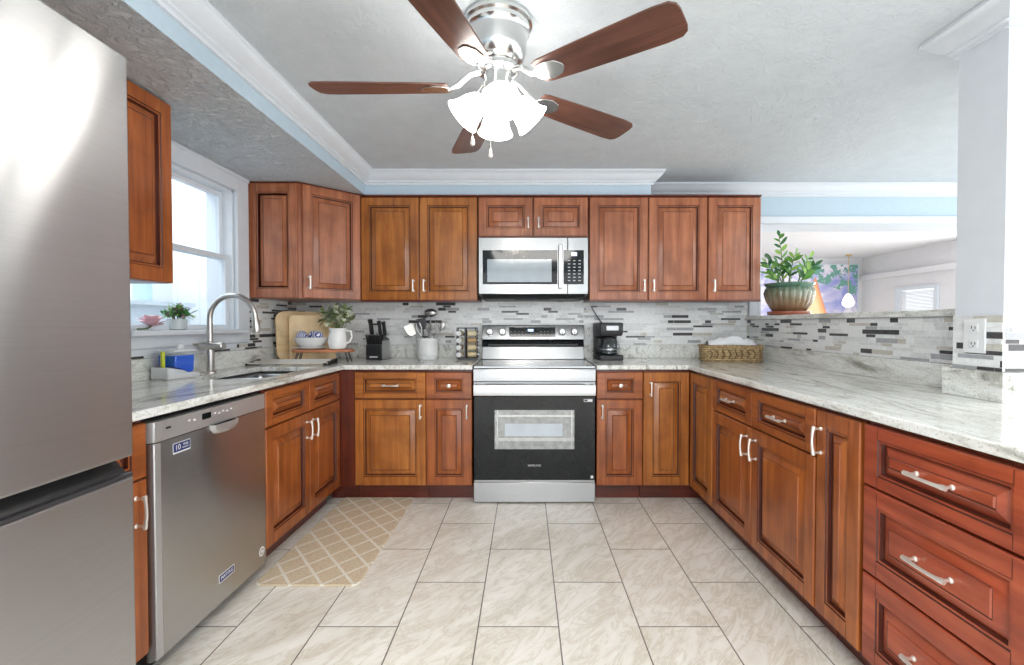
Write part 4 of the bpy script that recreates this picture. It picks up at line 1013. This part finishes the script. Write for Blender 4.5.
# ------------------------------------------------------------------ ceiling fan
fan = thing('ceiling_fan', 'brushed nickel ceiling fan with five wooden blades and a lit lamp cluster', 'ceiling fan', (-.10, 1.67, HC))
FS = brushed('fan_nickel', (.72, .72, .71), .2, (2, 2, 200))
MB().lathe([(.118, -.001), (.122, -.008), (.122, -.020), (.114, -.026), (.114, -.040), (.108, -.046), (.104, -.060), (.100, -.11), (.088, -.145), (.070, -.158), (.055, -.16)], n=48).build('motor_housing', FS, fan)
MB().lathe([(.07, -.16), (.074, -.168), (.074, -.18), (.062, -.186), (.05, -.188), (.05, -.225), (.056, -.23), (.056, -.255), (.04, -.275), (.001, -.278)], n=40).build('switch_housing', FS, fan)
BLADE = wood('walnut_blade', lin(70, 43, 36), lin(98, 62, 50), lin(118, 78, 65), axis=(2, 26, 26), rough=.3)
ZB = -.236
for k in range(5):
    A = R(36 + 72*k); Mr = Matrix.Rotation(A, 4, 'Z') @ Matrix.Translation((0, 0, ZB)) @ Matrix.Rotation(R(-11), 4, 'X')
    m = MB(); out = []
    rr = [(.175, .046), (.20, .054), (.30, .060), (.45, .066), (.59, .070), (.635, .066), (.652, .052), (.658, .03)]
    top = [(x, w) for x, w in rr] + [(x, -w) for x, w in rr[::-1]]
    m.loft([[(x, y, z) for x, y in top] for z in (-.003, .003)]); bl = m.build('blade', BLADE, fan, bevel=.0015)
    bl.matrix_local = Mr
    m = MB(); pl2 = [(.165, .016), (.185, .034), (.22, .040), (.255, .030), (.272, .008), (.272, -.008), (.255, -.030), (.22, -.040), (.185, -.034), (.165, -.016)]
    m.loft([[(x, y, z) for x, y in pl2] for z in (-.0075, -.0035)])
    m.tube([(.06, 0, .055), (.10, 0, .045), (.14, 0, .012), (.18, 0, -.006)], [.012, .011, .012, .008], 8)
    bi = m.build('blade_iron', FS, fan, bevel=.001); bi.matrix_local = Mr
for k in range(4):
    A = R(8 + 90*k); Mr = Matrix.Rotation(A, 4, 'Z') @ Matrix.Translation((.042, 0, -.258)) @ Matrix.Rotation(R(180-44), 4, 'Y') @ Matrix.Scale(.9, 4)
    m = MB(); m.tube([(0, 0, -.01), (0, 0, .03)], [.012, .02], 12, M=Mr); m.build('lamp_holder', FS, fan)
    m = MB(); m.lathe([(.024, .025), (.036, .04), (.048, .065), (.056, .095), (.062, .115), (.074, .135), (.071, .136), (.058, .116), (.05, .09), (.03, .05), (.001, .045)], n=28, cap0=False, cap1=False, M=Mr); m.build('glass_shade', SHADE, fan)
for (x, y, z) in ((-.085, -.05, -.455), (-.022, -.06, -.50)):
    m = MB(); m.tube([(x*.6, y*.6, -.24), (x, y, -.30), (x, y, z+.02)], .0013, 5); o = m.build('pull_chain', NICKEL, fan)
    MB().lathe([(.001, .03), (.004, .024), (.0085, .006), (.007, -.002), (.001, -.006)], (x, y, z), 12).build('chain_bob', NICKEL, o)
# ------------------------------------------------------------------ sun room: painting and pendant
ART, nt, b = new_mat('abstract_sky_painting')
v = coords(nt); n1 = noise(nt, v, 2.2, 5, .6, .6); n2 = noise(nt, coords(nt, loc=(5, 2, 1)), 7, 4, .65)
sp = N(nt, 'ShaderNodeSeparateXYZ'); nt.links.new(v, sp.inputs[0])
c = ramp(nt, n1, [(.40, lin(150, 156, 216)), (.50, lin(196, 194, 228)), (.56, lin(236, 230, 240))])
gm = mth('MULTIPLY', mth('GREATER_THAN', n2, .5), mth('GREATER_THAN', mth('ADD', sp.outputs[2], mth('MULTIPLY', sp.outputs[0], .35)), .92))
c = mix(nt, gm, c, lin(110, 164, 150))
dz = mth('SUBTRACT', .93, sp.outputs[2]); dx = mth('SUBTRACT', sp.outputs[0], .17)
ein = mth('MINIMUM', mth('SUBTRACT', mth('MULTIPLY', dz, .314), dx), mth('ADD', mth('MULTIPLY', dz, .6), dx))
c = mix(nt, mth('GREATER_THAN', ein, 0), c, ramp(nt, ein, [(.0, lin(236, 140, 110)), (.05, lin(246, 190, 130)), (.14, lin(252, 232, 180))]))
nt.links.new(c, b.inputs['Base Color']); b.inputs['Roughness'].default_value = .5
pa = thing('painting', 'large colourful sky painting on the far wall beyond the opening', 'painting', (4.65, 7.765, 1.0))
MB().box(-.87, .87, -.012, .03, 0, 1.135).build('canvas', ART, pa)
m = MB(); m.box(-.885, -.87, -.02, .03, -.015, 1.15); m.box(.87, .885, -.02, .03, -.015, 1.15); m.box(-.87, .87, -.02, .03, -.015, 0); m.box(-.87, .87, -.02, .03, 1.135, 1.15); m.build('frame', WPAINT, pa)
pd = thing('pendant_lamp', 'small brass pendant lamp with a glowing white shade before the painting', 'lamp', (5.12, 7.4, FZ))
pd.scale = (.75, .75, 1)
BRASS = plain('brass', (.72, .50, .22, 1), .3, 1)
MB().lathe([(.06, -.001), (.06, -.015), (.02, -.03)], n=20).build('canopy', BRASS, pd)
m = MB(); m.tube([(0, 0, -.02), (0, 0, -.62)], .006, 8); m.build('rod', BRASS, pd)
MB().lathe([(.02, -.62), (.05, -.64), (.09, -.70), (.11, -.76), (.10, -.80), (.05, -.83), (.001, -.835)], n=24).build('shade', plain('pendant_glass', (.9, .88, .8, 1), .4, emit=(1, .9, .72, 1), es=1.6), pd)
